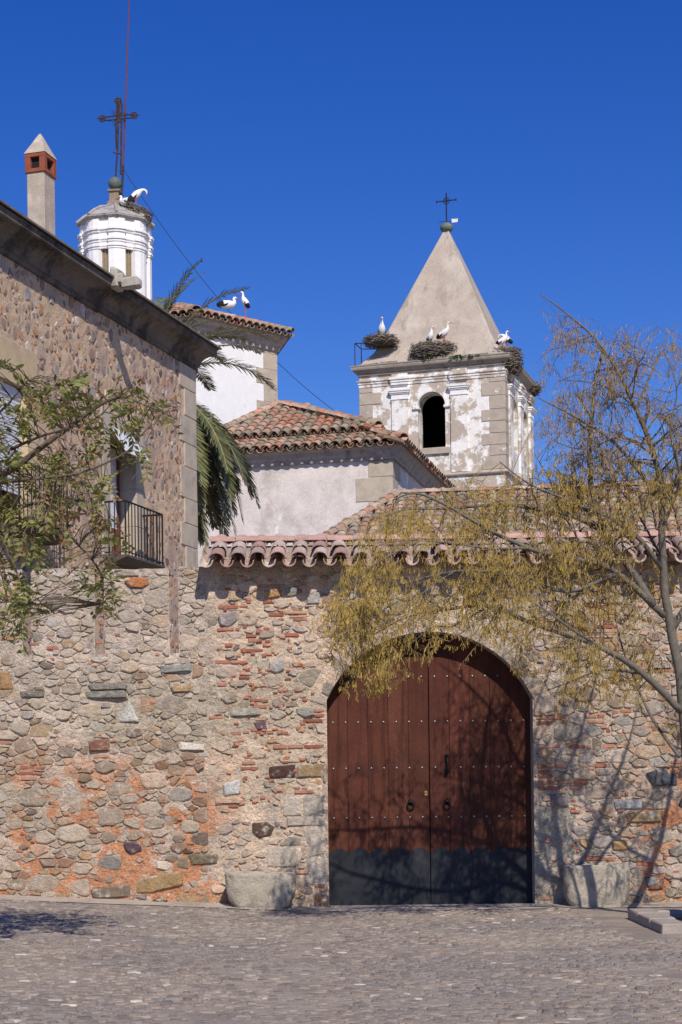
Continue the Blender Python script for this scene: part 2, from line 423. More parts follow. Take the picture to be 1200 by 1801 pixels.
def mort_col(x,z):
    u,v=proj(x,YW,z)
    n1=fbm(x*1.1,z*1.6,1); n2=fbm(x*2.6+7,z*3.4,5); n3=fbm(x*.5,z*.6,8)
    c=mixc((.50,.425,.35),(.62,.535,.45),max(0,min(1,.5+1.6*n1)))
    if u>362:
        k=min(1,(u-362)/25); k*=max(0,1-max(0,u-640)/180)
        c=mixc(c,(.65,.525,.41),.75*k)
    if u>940: c=mixc(c,(.50,.42,.35),.6)
    # reddish clay mortar low on the left and far right
    o=0
    if u<430: o=max(0,min(1,(v-1290)/130))*max(0,min(1,.62+3.4*n2+1.6*n1))*max(0,min(1,(440-u)/110))
    if u>1105: o=max(o,max(0,min(1,(u-1105)/50))*max(0,min(1,.5+3.2*n2+1.2*n1))*max(0,min(1,(v-1240)/80)))
    c=mixc(c,(.53,.245,.125),min(.90,o*1.25))
    if u<560 and 1180<v<1480: c=mixc(c,(.42,.38,.30),max(0,min(.6,n3*2.2+.05)))
    wk=max(0,min(1,(400-u)/60))*max(0,min(1,(1290-v)/80)); c=(c[0]*1.02,c[1]*(.95+.02*wk),c[2]*(.88+.05*wk))
    if 943<u<1012 and v>1418: c=mixc(c,(.38,.335,.27),.85)
    k=1+.16*fbm(x*9,z*9,11,3)
    return tuple(q*k for q in c)
# bricks runs read off the wall: x0, x1, row (photo pixels)
RUNS=[(455,500,1031),(383,437,1067),(500,541,1078),(382,412,1108),(423,463,1144),(378,437,1164),(500,527,1117),(382,400,1204),(367,393,1262),(420,440,1192),
 (533,568,1268),(552,571,1250),(552,571,1259),(480,571,1313),(423,456,1351),(448,482,1288),(518,553,1392),(462,480,1059),(432,452,1118),(436,450,1126),(396,410,1135),(440,462,1231),(425,450,1342),
 (943,997,1262),(1030,1064,1260),(943,974,1272),(1033,1064,1269),(943,986,1313),(997,1041,1313),(1060,1082,1312),(945,994,1348),(946,968,1357),(946,974,1365),(946,1034,1376),(945,1028,1386),(1046,1068,1346),(1003,1021,1427),(1030,1082,1511),(950,974,1580),
 (1031,1085,1066),(1040,1086,1078),(1034,1080,1090),(1044,1088,1102),(1030,1084,1114),(1042,1080,1126),(1090,1112,1250),(1066,1074,1285),(1150,1196,1180),(1140,1180,1210),
 (35,80,1350),(35,76,1360),(37,66,1369),(52,70,1132),(82,104,1139),(0,30,1122),(0,22,1306),(165,190,1330),(150,172,1436),(472,500,1080),(515,540,1090),(405,425,1290),(402,420,1418),(445,470,1243),
 (553,572,1560),(520,545,1533),(1180,1200,1340),(1120,1150,1520)]
BR=[(P(a,v,YW).x,P(b,v,YW).x,P((a+b)/2,v,YW).z) for a,b,v in RUNS]
BH=.043
# stones, plus one cavity whose shade is painted, that one can name in the photograph: polygon in photo pixels, colour, how far they stand out
SPEC=[([(205,1270),(247,1271),(228,1230)],(.56,.53,.47),.03),([(219,1021),(236,1015),(258,1018),(263,1026),(250,1035),(232,1034)],(.40,.155,.06),.03),
 ([(315,1305),(360,1309),(359,1320),(316,1319)],(.62,.57,.47),.03),([(393,1378),(422,1371),(423,1397),(395,1401)],(.60,.575,.54),.03),
 ([(473,1349),(520,1345),(521,1368),(474,1369)],(.085,.045,.038),.02),([(522,1346),(570,1343),(571,1366),(522,1369)],(.27,.185,.10),.02),
 ([(443,1448),(470,1445),(483,1455),(476,1470),(455,1474),(444,1464)],(.10,.062,.045),.015),  # a cavity in the wall, its shade painted as a dark brown stone
 ([(497,1402),(531,1401),(531,1434),(499,1435)],(.47,.40,.32),.012),([(534,1400),(571,1399),(571,1434),(534,1435)],(.42,.365,.30),.012),
 ([(505,1438),(571,1437),(572,1452),(506,1453)],(.42,.36,.295),.012),([(534,1456),(572,1454),(573,1500),(546,1506),(540,1480)],(.52,.44,.345),.010),
 ([(470,1490),(520,1489),(522,1524),(470,1524)],(.50,.42,.33),.012),([(540,1510),(573,1504),(574,1556),(538,1556)],(.52,.44,.345),.010),
 ([(553,1575),(578,1575),(578,1597),(554,1597)],(.27,.13,.075),.02),([(240,1545),(320,1532),(322,1556),(270,1570),(240,1572)],(.34,.225,.11),.03),
 ([(160,1563),(228,1556),(228,1577),(165,1580)],(.19,.145,.105),.03),([(332,1502),(384,1501),(382,1520),(336,1522)],(.21,.165,.11),.03),
 ([(218,1482),(247,1481),(250,1496),(232,1503),(220,1494)],(.12,.08,.09),.03),
 ([(155,1203),(223,1201),(223,1213),(160,1214)],(.25,.225,.18),.05),([(150,1216),(222,1215),(222,1227),(153,1228)],(.27,.25,.205),.05),
 ([(35,1216),(80,1214),(78,1226),(37,1227)],(.24,.22,.18),.04),([(283,1171),(338,1168),(337,1180),(284,1184)],(.30,.30,.27),.04),
 ([(300,1208),(336,1200),(335,1216),(305,1218)],(.40,.265,.14),.03),([(155,1303),(192,1299),(193,1321),(157,1322)],(.22,.10,.065),.03),
 ([(385,1082),(415,1075),(418,1092),(402,1104),(386,1100)],(.30,.25,.245),.03),([(462,1040),(492,1036),(494,1048),(470,1052)],(.46,.265,.11),.03),
 ([(498,1036),(526,1030),(528,1046),(506,1050)],(.27,.25,.21),.03),([(540,1050),(564,1038),(563,1062),(540,1063)],(.40,.385,.365),.03),
 ([(473,1165),(497,1158),(500,1178),(486,1184),(474,1180)],(.39,.37,.345),.03),([(404,1247),(458,1245),(459,1258),(406,1260)],(.31,.285,.225),.03),
 ([(520,1246),(551,1244),(553,1258),(536,1263),(522,1256)],(.33,.32,.265),.03),([(445,1270),(468,1268),(470,1282),(452,1285)],(.17,.10,.115),.02),
 ([(1137,1360),(1166,1350),(1190,1362),(1192,1382),(1150,1384)],(.075,.075,.085),.03),([(1146,1545),(1168,1543),(1166,1564),(1140,1566)],(.20,.105,.075),.03),
 ([(1080,1410),(1130,1405),(1130,1424),(1083,1424)],(.34,.34,.345),.03),([(1076,1480),(1103,1476),(1104,1495),(1078,1496)],(.42,.26,.115),.03),
 ([(1102,1430),(1165,1424),(1164,1446),(1104,1447)],(.36,.245,.135),.03),([(1135,1545),(1152,1540),(1158,1556),(1138,1560)],(.23,.235,.255),.03),
 ([(1000,1400),(1000,1418),(970,1418),(968,1396)],(.22,.185,.175),.03),([(0,1183),(16,1180),(24,1213),(0,1213)],(.36,.21,.10),.03)]
SPEC=[([(P(a,b,YW).x,P(a,b,YW).z) for a,b in pl],c,h) for pl,c,h in SPEC]
SBOX=[(min(a for a,b in p),max(a for a,b in p),min(b for a,b in p),max(b for a,b in p)) for p,c,h in SPEC]
VOUSS=.20
def cut(poly):
    """keep a rubble cell clear of bricks, named stones, opening, slits"""
    for rects,g in ((BR,1),(SBOX,0)):
        for t in rects:
            x0,x1,z0,z1 = (t[0]-.008,t[1]+.008,t[2]-BH/2-.008,t[2]+BH/2+.008) if g else (t[0]-.006,t[1]+.006,t[2]-.006,t[3]+.006)
            xs=[p[0] for p in poly]; zs=[p[1] for p in poly]
            if max(xs)<x0 or min(xs)>x1 or max(zs)<z0 or min(zs)>z1: continue
            opts=[(1,0,x0),(-1,0,-x1),(0,1,z0),(0,-1,-z1)]
            best=max((clip(poly,*o) for o in opts),key=lambda q: parea(q) if len(q)>2 else 0)
            if len(best)<3: return None
            poly=best
    cx,cz=cen(poly)
    if XL-.05-VOUSS<cx<XR+.05+VOUSS or True:
        # opening and its ring of arch stones
        def clip_arc(p):
            c0,c1=cen(p); d=math.hypot(c0-XC,c1-ZC)
            if d<RA+VOUSS: return None
            e=((c0-XC)/d,(c1-ZC)/d); return clip(p,-e[0],-e[1],-(XC*e[0]+ZC*e[1]+RA+VOUSS+.008))
        if cz>ZSP-.05 and XL-VOUSS-.4<cx<XR+VOUSS+.4:
            poly=clip_arc(poly)
        elif cz<=ZSP+.1 and XL-.4<cx<XR+.4:
            if XL<cx<XR: return None
            poly = clip(poly,1,0,XL-.012) if cx<XC else clip(poly,-1,0,-XR-.012)
    if not poly or len(poly)<3: return None
    for a,b in SLITS:
        xs=[p[0] for p in poly]; zs=[p[1] for p in poly]
        if max(zs)>ZSL-.03 and max(xs)>a and min(xs)<b:
            c0=cen(poly)[0]; opts=[clip(poly,1,0,a-.01),clip(poly,-1,0,-b-.01),clip(poly,0,1,ZSL-.03)]
            poly=max(opts,key=lambda q: parea(q) if len(q)>2 else 0)
            if len(poly)<3: return None
    u,v=proj(*[cen(poly)[0],YW,cen(poly)[1]])
    if 945<u<1008 and v>1420: return None              # cement patch by the gate
    if 366<u<384 and v<1168: return None               # plastered edge
    return poly if parea(poly)>.0005 else None
P_LEFT=[(.33,.30,.25),(.36,.33,.28),(.30,.28,.245),(.40,.36,.30),(.35,.345,.335),(.28,.24,.19),(.37,.29,.20),(.33,.24,.16),(.42,.39,.34),(.26,.245,.225)]
P_LOW=[(.26,.20,.145),(.22,.185,.145),(.34,.245,.15),(.30,.27,.22),(.36,.32,.27),(.27,.16,.11),(.33,.33,.325),(.20,.155,.125)]
P_GATE=[(.37,.355,.33),(.33,.30,.255),(.40,.37,.31),(.30,.265,.24),(.42,.29,.165),(.28,.255,.22),(.35,.345,.34),(.29,.22,.20)]
P_RIGHT=[(.30,.28,.25),(.24,.21,.185),(.34,.31,.265),(.28,.265,.255),(.36,.25,.15),(.22,.165,.14),(.31,.31,.315)]
def stone_col(x,z):
    u,v=proj(x,YW,z)
    pal=P_RIGHT if u>930 else P_GATE if u>365 else (P_LOW if v>1290+60*nz(x,z) else P_LEFT)
    c=jitc(rnd.choice(pal),.22,.025)
    if rnd.random()<.12: c=tuple(k*.66 for k in c)
    c=(c[0]*1.10,c[1]*.99,c[2]*.88)
    m=mort_col(x,z)
    if m[0]>1.9*m[1]: m=(.46,.36,.27)
    return mixc(c,m,rnd.uniform(.0,.88)**1.25)
def wf(a,b,h): return (a,YW-h,b)
px_,pz_,pr_=darts(-8.2,8.2,-.02,4.3,[(.019,56),(.030,27),(.046,11),(.066,2.8),(.092,.45)],1.7,42000,21)
cl=cells(px_,pz_,pr_,1.7,(-8.2,8.2,-.03,4.25),.0032)
left_st=[];gate_st=[]
for c in cl:
    if c is None: continue
    c=cut(c)
    if c is None: continue
    cx,cz=cen(c); u,v=proj(cx,YW,cz); A=parea(c)
    top = ZTL-.012 if cx<XE else ZTG-.02
    c=clip(c,0,1,top)
    if len(c)<3: continue
    if cx<XE: c=clip(c,1,0,XE-.012)
    else: c=clip(c,-1,0,-XE-.012)
    if len(c)<3: continue
    cx,cz=cen(c); A=parea(c)
    if A<.0005: continue
    # where the mortar is smeared over the face the stones hide under it
    smear=.06+.55*max(0,fbm(cx*1.2+4,cz*1.2,2))
    if u>365 and u<575: smear+=.24
    if 330<u<470 and 1200<v<1420: smear+=.34
    mc_=mort_col(cx,cz)
    if mc_[0]>2.0*mc_[1]*.86: smear+=.26
    if A<.002: smear+=.22
    elif A<.005: smear+=.08
    if rnd.random()<smear: continue
    k=rnd.uniform(.90,1.03) if u<365 or u>940 else rnd.uniform(.80,1.0)
    c=[(cx+(a-cx)*k,cz+(b-cz)*k) for a,b in c]
    (left_st if cx<XE else gate_st).append((c,stone_col(cx,cz),rnd.uniform(.001,.020)*(1.0 if A<.012 else 1.2)))
for (p,c,h) in SPEC:
    (left_st if cen(p)[0]<XE else gate_st).append((p,c,h))
# voussoirs of thin slabs round the arch
a0=math.atan2(ZSP-ZC,HW); t=a0-.02
vous=[]
while t<math.pi-a0+.02:
    dt=rnd.uniform(.035,.12); r0,r1=RA-.002,RA+VOUSS*rnd.uniform(.45,1.0)
    q=[(XC+r*math.cos(s_),ZC+r*math.sin(s_)) for r,s_ in ((r0,t+.006),(r1,t+.005),(r1,t+dt-.005),(r0,t+dt-.006))]
    vous.append((q,mixc(jitc(rnd.choice([(.33,.275,.215),(.27,.215,.165),(.38,.32,.25),(.34,.245,.17),(.30,.255,.205)]),.2,.02),(.50,.41,.31),rnd.uniform(0,.6)),rnd.uniform(.002,.012))); t+=dt
    if rnd.random()<.34: vous.pop()
def put_stones(lst, root, off, fn, matl, name='stone', rest='small_stones', vis=None, limit=300):
    vis=vis or (lambda c: True)
    o=sorted(range(len(lst)),key=lambda i:-(parea(lst[i][0]) if vis(cen(lst[i][0])) else 0))
    mbr=MB()
    for k,i in enumerate(o):
        p,c,h=lst[i]
        if k<limit:
            mb=MB(); stone(mb,p,h,fn,c)
            if mb.f: mb.build(name,matl,root,off=off)
        else: stone(mbr,p,h,fn,c)
    if mbr.f: tag(mbr.build(rest,matl,root,off=off),kind='stuff')
# chips of brick pressed into the mortar
CH=[]
for _ in range(190):
    u=rnd.gauss(465,48); v=rnd.uniform(1012,1420)
    if not 384<u<572: continue
    CH.append((u,v,rnd.uniform(3,11)))
for _ in range(70): CH.append((rnd.uniform(946,1190),rnd.uniform(1040,1560),rnd.uniform(3,12)))
for _ in range(40): CH.append((rnd.uniform(2,360),rnd.uniform(1060,1500),rnd.uniform(3,12)))
# ---- crenellated wall
def wall_sheet(mb,x0,x1,zlo,zhi,step,amp=.018):
    """displaced front sheet between zlo(x) and zhi(x)"""
    n=max(1,int((x1-x0)/step)); m=max(1,int((max(zhi(x0),zhi(x1))-min(zlo(x0),zlo((x0+x1)/2)))/step)); base=len(mb.v)
    for i in range(n+1):
        x=x0+(x1-x0)*i/n; a,b=zlo(x),zhi(x)
        for j in range(m+1):
            z=a+(b-a)*j/m
            y=YW+.006-amp*(.6*fbm(x*4.5,z*4.5,3)+.55*fbm(x*15,z*15,6,3))
            if i in (0,n): y=YW+.006
            mb.v.append((x,y,z))
    for i in range(n):
        for j in range(m):
            a=base+i*(m+1)+j
            x=(mb.v[a][0]+mb.v[a+m+1][0])/2; z=(mb.v[a][2]+mb.v[a+1][2])/2
            mb.f.append([a,a+m+1,a+m+2,a+1]); mb.c.append(mort_col(x,z)); mb.m.append(0)
MC=(.47,.41,.335)
cw=empty('crenellated_wall',(-4,YW+.2,0)); tag(cw,'old rubble stone wall with narrow slits along its top, left of the gate','wall')
mb=MB(); X0W=-8.3
wall_sheet(mb,X0W,XE,lambda x:-.1,lambda x:ZSL,.026)
mb.box(X0W,XE,YW+.012,YW+.55,-.1,ZSL-.004,MC)
mb.build('wall_body',M_MORTAR,cw,off=cw.location)
edges=[X0W]+[e for s_ in SLITS for e in s_]+[XE]
for i in range(0,len(edges),2):
    a,b=edges[i],edges[i+1]
    if b-a<.02: continue
    mb=MB(); wall_sheet(mb,a,b,lambda x:ZSL,lambda x:ZTL+.02*nz(x*5,2.2),.033)
    # block behind the sheet, flanks splayed so that the slit widens inwards
    zt=ZTL-.006; th=.30; y0=YW+.014
    vs=[(a,y0,ZSL),(b,y0,ZSL),(b-(.10 if i<len(edges)-2 else 0),y0+th,ZSL),(a+(.16 if i else 0),y0+th,ZSL)]
    vs+=[(x,y,zt) for x,y,z in vs]
    mb.add(vs,[(0,3,2,1),(4,5,6,7),(0,1,5,4),(1,2,6,5),(2,3,7,6),(3,0,4,7)],MC)
    # rough cap
    x=a
    while x<b-.03:
        L=min(b-x,rnd.uniform(.08,.34)); xa,xb=x+.002,x+L-.002; x+=L
        if rnd.random()<.15: continue
        mb.bev(xa,xb,YW+.002+rnd.uniform(-.006,.012),YW+.29,zt-.05,zt+rnd.uniform(.0,.028),.007,jitc((.46,.39,.31),.12,.02),0,.006)
    mb.build('merlon',M_MORTAR,cw,off=cw.location)
put_stones(left_st,cw,cw.location,wf,M_STONE,vis=lambda c: 0<proj(c[0],YW,c[1])[0]<1200)
# ---- gate wall
gw=empty('gate_wall',(1.5,YW+.2,0)); tag(gw,'rubble and brick wall with tiled coping and arched opening for the gate','wall')
mb=MB(); X1W=8.3
wall_sheet(mb,XE,XL,lambda x:-.1,lambda x:ZTG,.026); wall_sheet(mb,XR,X1W,lambda x:-.1,lambda x:ZTG,.026)
wall_sheet(mb,XL,XR,arch,lambda x:ZTG,.033)
TH=.62
mb.box(XE,XL,YW+.012,YW+TH,-.1,ZTG-.004,MC); mb.box(XR,X1W,YW+.012,YW+TH,-.1,ZTG-.004,MC)
N_=28                                          # soffit and mass over the opening
for i in range(N_):
    xa,xb=XL+(XR-XL)*i/N_,XL+(XR-XL)*(i+1)/N_; za,zb=arch(xa),arch(xb)
    vs=[(xa,YW+.0,za),(xb,YW+.0,zb),(xb,YW+TH,zb),(xa,YW+TH,za),(xa,YW+.012,ZTG-.004),(xb,YW+.012,ZTG-.004),(xb,YW+TH,ZTG-.004),(xa,YW+TH,ZTG-.004)]
    mb.add(vs,[(0,3,2,1),(2,3,7,6),(4,5,6,7)],(.40,.35,.29))
mb.build('wall_body',M_MORTAR,gw,off=gw.location)
put_stones(gate_st,gw,gw.location,wf,M_STONE,vis=lambda c: 0<proj(c[0],YW,c[1])[0]<1200)
for p,c,h in vous:
    mb=MB(); stone(mb,p,h,wf,c,.012,.05); mb.build('arch_stone',M_STONE,gw,off=gw.location)
for (x0,x1,z) in BR:
    x=x0
    while x<x1-.03:
        L=min(x1-x,rnd.uniform(.13,.25)); 
        if x1-x-L<.05: L=x1-x
        c=jitc(rnd.choice([(.34,.135,.085),(.40,.19,.125),(.29,.11,.07),(.44,.25,.17)]),.15,.05)
        mb=MB(); hh=BH*rnd.uniform(.78,1.05)/2; pr=rnd.uniform(.0,.016); dz=rnd.uniform(-.004,.004)
        mb.bev(x+.004,x+L-.005,YW-pr,YW+.05,z+dz-hh,z+dz+hh,.006,c,0,.0025)
        r_=cw if x<XE else gw
        mb.build('brick',M_BRICK,r_,off=r_.location); x+=L
for rt in (cw,gw):
    mb=MB()
    for (u,v,l) in CH:
        c_=P(u,v,YW)
        if (c_.x<XE)!=(rt is cw): continue
        a_=l/300; b_=rnd.uniform(.010,.020); pr=rnd.uniform(.006,.020)
        mb.bev(c_.x-a_,c_.x+a_,YW-pr,YW+.03,c_.z-b_,c_.z+b_,.005,jitc(rnd.choice([(.40,.165,.10),(.34,.13,.08),(.46,.23,.15)]),.15,.03),0,.004)
    tag(mb.build('brick_chips',M_BRICK,rt,off=rt.location),kind='stuff')
# ------------------------------------------------------------------ barrel tiles
def tile_geo(w0,w1,L,rise,th,seg,cover=True):
    """barrel tile: local x across, y up the slope, z normal; w0 wide end at the eave"""
    vs=[];fs=[]
    for layer in (0,1):
        for (y,w) in ((0,w0),(L,w1)):
            for i in range(seg+1):
                a=math.pi*i/seg; rr=w/2-(th if layer else 0)
                x=-math.cos(a)*rr; z=math.sin(a)*(rise*(w/w0)-(th if layer else 0))
                vs.append((x,y,z if cover else -z))
    n=seg+1
    for layer in (0,1):
        o=layer*2*n
        for i in range(seg):
            q=(o+i,o+i+1,o+n+i+1,o+n+i); fs.append(q if layer==0 else q[::-1])
    for i in range(seg):
        fs.append((i,2*n+i,2*n+i+1,i+1)); fs.append((n+i,n+i+1,3*n+i+1,3*n+i))
    for e in (0,seg):
        fs.append((e,n+e,3*n+e,2*n+e))
    return vs,fs
class TileSet:
    def __init__(s,w,L,rise,th,seg,pal,matl,nvar=6,taper=.82):
        s.w,s.L=w,L; s.m=matl; s.geo={}; s.me={}
        for kind in (True,False):
            for k in range(nvar):
                c=jitc(pal[k%len(pal)],.12,.05)
                w0=w*(1 if kind else taper*.98); w1=w*(taper if kind else .98)
                g=tile_geo(w0,w1,L,rise,th,seg,kind)
                mb=MB(); mb.add(g[0],g[1],c); s.geo[(kind,k)]=(np.array(g[0]),g[1],c)
                me=bpy.data.meshes.new('tile'); me.from_pydata(g[0],[],g[1]); me.materials.append(matl)
                at=me.attributes.new('col','FLOAT_COLOR','FACE'); at.data.foreach_set('color',[x for _ in g[1] for x in (*c,1.0)])
                me.polygons.foreach_set('use_smooth',[True]*len(g[1])); me.update()
                try: me.set_sharp_from_angle(angle=R(40))
                except Exception: pass
                s.me[(kind,k)]=me
        s.n=nvar
def lay(ts, E0, E1, up, parent, pm, inside, limit, rest_name, pitch, expo, name='tile', jit=.01, lift=.0, budget=None, under=True):
    """cover a slope: eave from E0 to E1 (parent-local), 'up' the slope vector; inside(a,b) tells which spots exist.
    pm = parent's world matrix (to judge what is nearest)"""
    E0,E1,up=Vector(E0),Vector(E1),Vector(up)
    ex=(E1-E0); W=ex.length; ex=ex/W; Lh=up.length; ey=up/Lh; ez=ex.cross(ey)
    spots=[]
    nc=int(W/pitch); nr=int(math.ceil(Lh/expo))
    for r in range(nr):
        for c in range(nc+1):
            for kind in ((True,False) if under else (True,)):
                a=(c+(.5 if kind else 0))*pitch; b=r*expo
                if a>W or not inside(a,b): continue
                spots.append((a,b,kind,r))
    mbr=MB(); out=[]
    for (a,b,kind,r) in spots:
        p=E0+ex*(a+rnd.uniform(-jit,jit))+ey*(b+rnd.uniform(-jit,jit)*1.5-(.05 if r==0 else 0))+ez*(lift+(.045 if kind else .02)+rnd.uniform(-.004,.006))
        tilt=-math.atan2(.022,ts.L)+rnd.uniform(-.012,.012); yaw=rnd.uniform(-.03,.03)
        B=Matrix((ex,ey,ez)).transposed().to_4x4()
        mw=Matrix.Translation(p)@B@Matrix.Rotation(yaw,4,'Z')@Matrix.Rotation(-tilt*0-.05,4,'X')
        out.append((mw,kind))
    # nearest eave rows first as parts, the rest joined
    for i,(mw,kind) in enumerate(out):
        k=rnd.randrange(ts.n)
        if (limit[0]>0): link(name,ts.me[(kind,k)],parent,mw); limit[0]-=1
        else:
            V,F,c=ts.geo[(kind,k)]; M=np.array(mw); V2=V@M[:3,:3].T+M[:3,3]; mbr.add(V2.tolist(),F,c)
    if mbr.f: tag(mbr.build(rest_name,ts.m,parent,smooth=False),kind='stuff')
# ---- coping roof on the gate wall
T_NEAR=TileSet(.195,.40,.078,.012,8,[(.47,.33,.265),(.52,.40,.325),(.42,.28,.22),(.55,.44,.365),(.42,.315,.26),(.48,.355,.285)],M_TILE_NEAR)
zE=P(600,978,YW-.32).z; zR=P(600,953,YW+.30).z
gm=Matrix.Translation(gw.location)
pitch=P(636,985,YW-.22).x-P(600,985,YW-.22).x
nt_=int((X1W-XE)/pitch)
E0=Vector((XE+.03,YW-.33,zE-.05))-gw.location; E1=Vector((XE+.03+nt_*pitch,YW-.33,zE-.05))-gw.location
upv=Vector((0,.66,zR-zE-.005))
lim=[300]
lay(T_NEAR,E0,E1,upv,gw,gm,lambda a,b:True,lim,'far_tiles',pitch,.33,'roof_tile',.012)
mb=MB()                                         # bedding mortar under the tiles, ragged eave
mb.add([(XE,YW-.05,ZTG-.02),(X1W,YW-.05,ZTG-.02),(X1W,YW+.36,ZTG-.02),(XE,YW+.36,ZTG-.02),(XE,YW-.05,zE-.01),(X1W,YW-.05,zE-.01),(X1W,YW+.36,zR-.03),(XE,YW+.36,zR-.03)],
  [(0,3,2,1),(4,5,6,7),(0,1,5,4),(1,2,6,5),(2,3,7,6),(3,0,4,7)],(.44,.34,.28))
mb.build('tile_bedding',M_MORTAR,gw,off=gw.location)
g=tile_geo(.19,.17,.44,.075,.016,8,True)
x=XE+.03; k=0
while x<X1W-.3:                                 # ridge tiles laid along the wall
    L=rnd.uniform(.30,.40); mb=MB()
    V=[(x+y*(L/.44)+.0, YW+.33+xx_*1.05, zR+.015+z_+.004*(k%2)) for xx_,y,z_ in g[0]]
    mb.add(V,g[1],jitc((.47,.29,.235),.16,.03)); mb.build('ridge_tile',M_TILE_NEAR,gw,off=gw.location,smooth=False); x+=L*.98+rnd.uniform(.0,.03); k+=1
# ------------------------------------------------------------------ double gate
gate=empty('double_gate',(XC,YW+.3,0)); tag(gate,'reddish brown plank double gate with dark iron base under the arch','gate')
YG=YW+.285; ZMET=P(757,1496,YG).z
XS=P(756,1400,YG).x
rowsz=[P(757,v,YG).z for v in (1190,1269,1350,1437)]
for side,(xa,xb) in enumerate(((XL-.05,XS-.004),(XS+.004,XR+.05))):
    leaf=empty('gate_leaf',(0,0,0),0,gate); n=5; wv=(xb-xa)/n; off=gate.location
    if side==0: xa0,xb0=XL,XS-.004
    else: xa0,xb0=XS+.004,XR
    wv=(xb0-xa0)/n
    for i in range(n):
        a=xa0+i*wv; b=a+wv
        if side==0 and i==0: a=XL-.05
        if side==1 and i==n-1: b=XR+.05
        zt=max(arch(max(XL,min(XR,a))),arch(max(XL,min(XR,b))))+.02
        if a<XC<b: zt=arch(XC)+.02
        mb=MB(); mb.bev(a+.0010,b-.0010,YG+rnd.uniform(-.002,.002),YG+.045,.03,zt,.0035,jitc((.098,.034,.022),.20,.05)); mb.build('plank',M_WOOD,leaf,off=off)
    mb=MB(); mb.box((XL-.04 if side==0 else XS+.012),(XS-.012 if side==0 else XR+.04),YG+.046,YG+.075,.02,ZSP+.05,(.08,.03,.02)); mb.box(XL-.04 if side==0 else XS-.012,XS+.012 if side==0 else XR+.04,YG+.0755,YG+.10,.02,ZSP+RISE+.05,(.08,.03,.02)) ; mb.build('light_stop_boards',M_WOOD,leaf,off=off)  # boards added behind the planks to block daylight through the gaps
    mb=MB()                                      # iron sheet with a waved top
    M_=60; vs=[]
    lo,hi=(XL-.04,XS-.005) if side==0 else (XS+.005,XR+.04)
    for i in range(M_+1):
        x=lo+(hi-lo)*i/M_; ph=(x-xa0)/wv*1.0
        zt=ZMET+.036*(abs(math.sin(math.pi*ph))**.8*2-1)
        vs+=[(x,YG-.009,.012),(x,YG-.009,zt),(x,YG+.004,zt)]
    fs=[]
    for i in range(M_): a=i*3; fs+=[(a,a+3,a+4,a+1),(a+1,a+4,a+5,a+2)]
    mb.add(vs,fs); mb.build('iron_sheet',M_PLATE,leaf,off=off)
    studs=8
    for ri,z in enumerate(rowsz):
        for i in range(studs):
            x=xa0+(xb0-xa0)*(i+.45)/studs
            if z>arch(max(XL,min(XR,x)))-.12: continue
            mb=MB(); vs=[];k=8
            for r_,d in ((.0135,.0),(.0105,.007)):
                for j in range(k): vs.append((x+r_*math.cos(j*.7854),YG-.002-d,z+r_*math.sin(j*.7854)))
            vs.append((x,YG-.0115,z))
            mb.add(vs,[(j,(j+1)%k,k+(j+1)%k,k+j) for j in range(k)]+[(k+j,k+(j+1)%k,2*k) for j in range(k)])
            mb.build('stud',M_STUD,leaf,off=off)
    rx_,rz_=(P(722,1411,YG).x,P(722,1411,YG).z) if side==0 else (P(786,1410,YG).x,P(786,1410,YG).z)
    mb=MB(); mb.tube([(rx_+.04*math.sin(t),YG-.022-.012*abs(math.cos(t/2)),rz_+.005-.045+.045*math.cos(t)) for t in [i*6.2832/16 for i in range(17)]],.009,6,cap=False)
    mb.lathe([(.034,0),(.030,.012),(.012,.022)],10,(0,0,0))
    nb=len(mb.v); mb.v=[v for v in mb.v]
    for i in range(nb-30,nb):
        x_,y_,z_=mb.v[i]; mb.v[i]=(rx_+x_,YG-.002-z_,rz_+y_)
    mb.build('ring_pull',M_BLACKI,leaf,off=off,smooth=True)
    if side==0:
        c=P(749.5,1395,YG); mb=MB(); mb.bev(c.x-.018,c.x+.018,YG-.008,YG,c.z-.028,c.z+.028,.003); lk=mb.build('lock_plate',M_BRASS,leaf,off=off)
        mb=MB(); mb.bev(c.x-.005,c.x+.005,YG-.011,YG-.006,c.z-.013,c.z+.010,.001); mb.build('keyhole',M_BLACKI,leaf,off=off)
    else:
        c=P(786,1346,YG); mb=MB()
        mb.tube([(c.x-.004,YG-.01,c.z+.105),(c.x,YG-.04,c.z+.085),(c.x+.006,YG-.055,c.z+.03),(c.x+.004,YG-.055,c.z-.03),(c.x-.006,YG-.04,c.z-.085),(c.x-.008,YG-.02,c.z-.105)],[.012,.014,.012,.016,.024,.012],8)
        mb.bev(c.x-.022,c.x+.018,YG-.014,YG,c.z+.085,c.z+.13,.004)
        mb.build('door_knocker',M_BLACKI,leaf,off=off,smooth=True)
mb=MB()                                          # stone jamb edge and sill
mb.bev(XL-.1,XR+.1,YW+.02,YW+.6,-.06,.011,.004,WHITE); tag(mb.build('gate_sill',M_KERB,gw,off=gw.location))

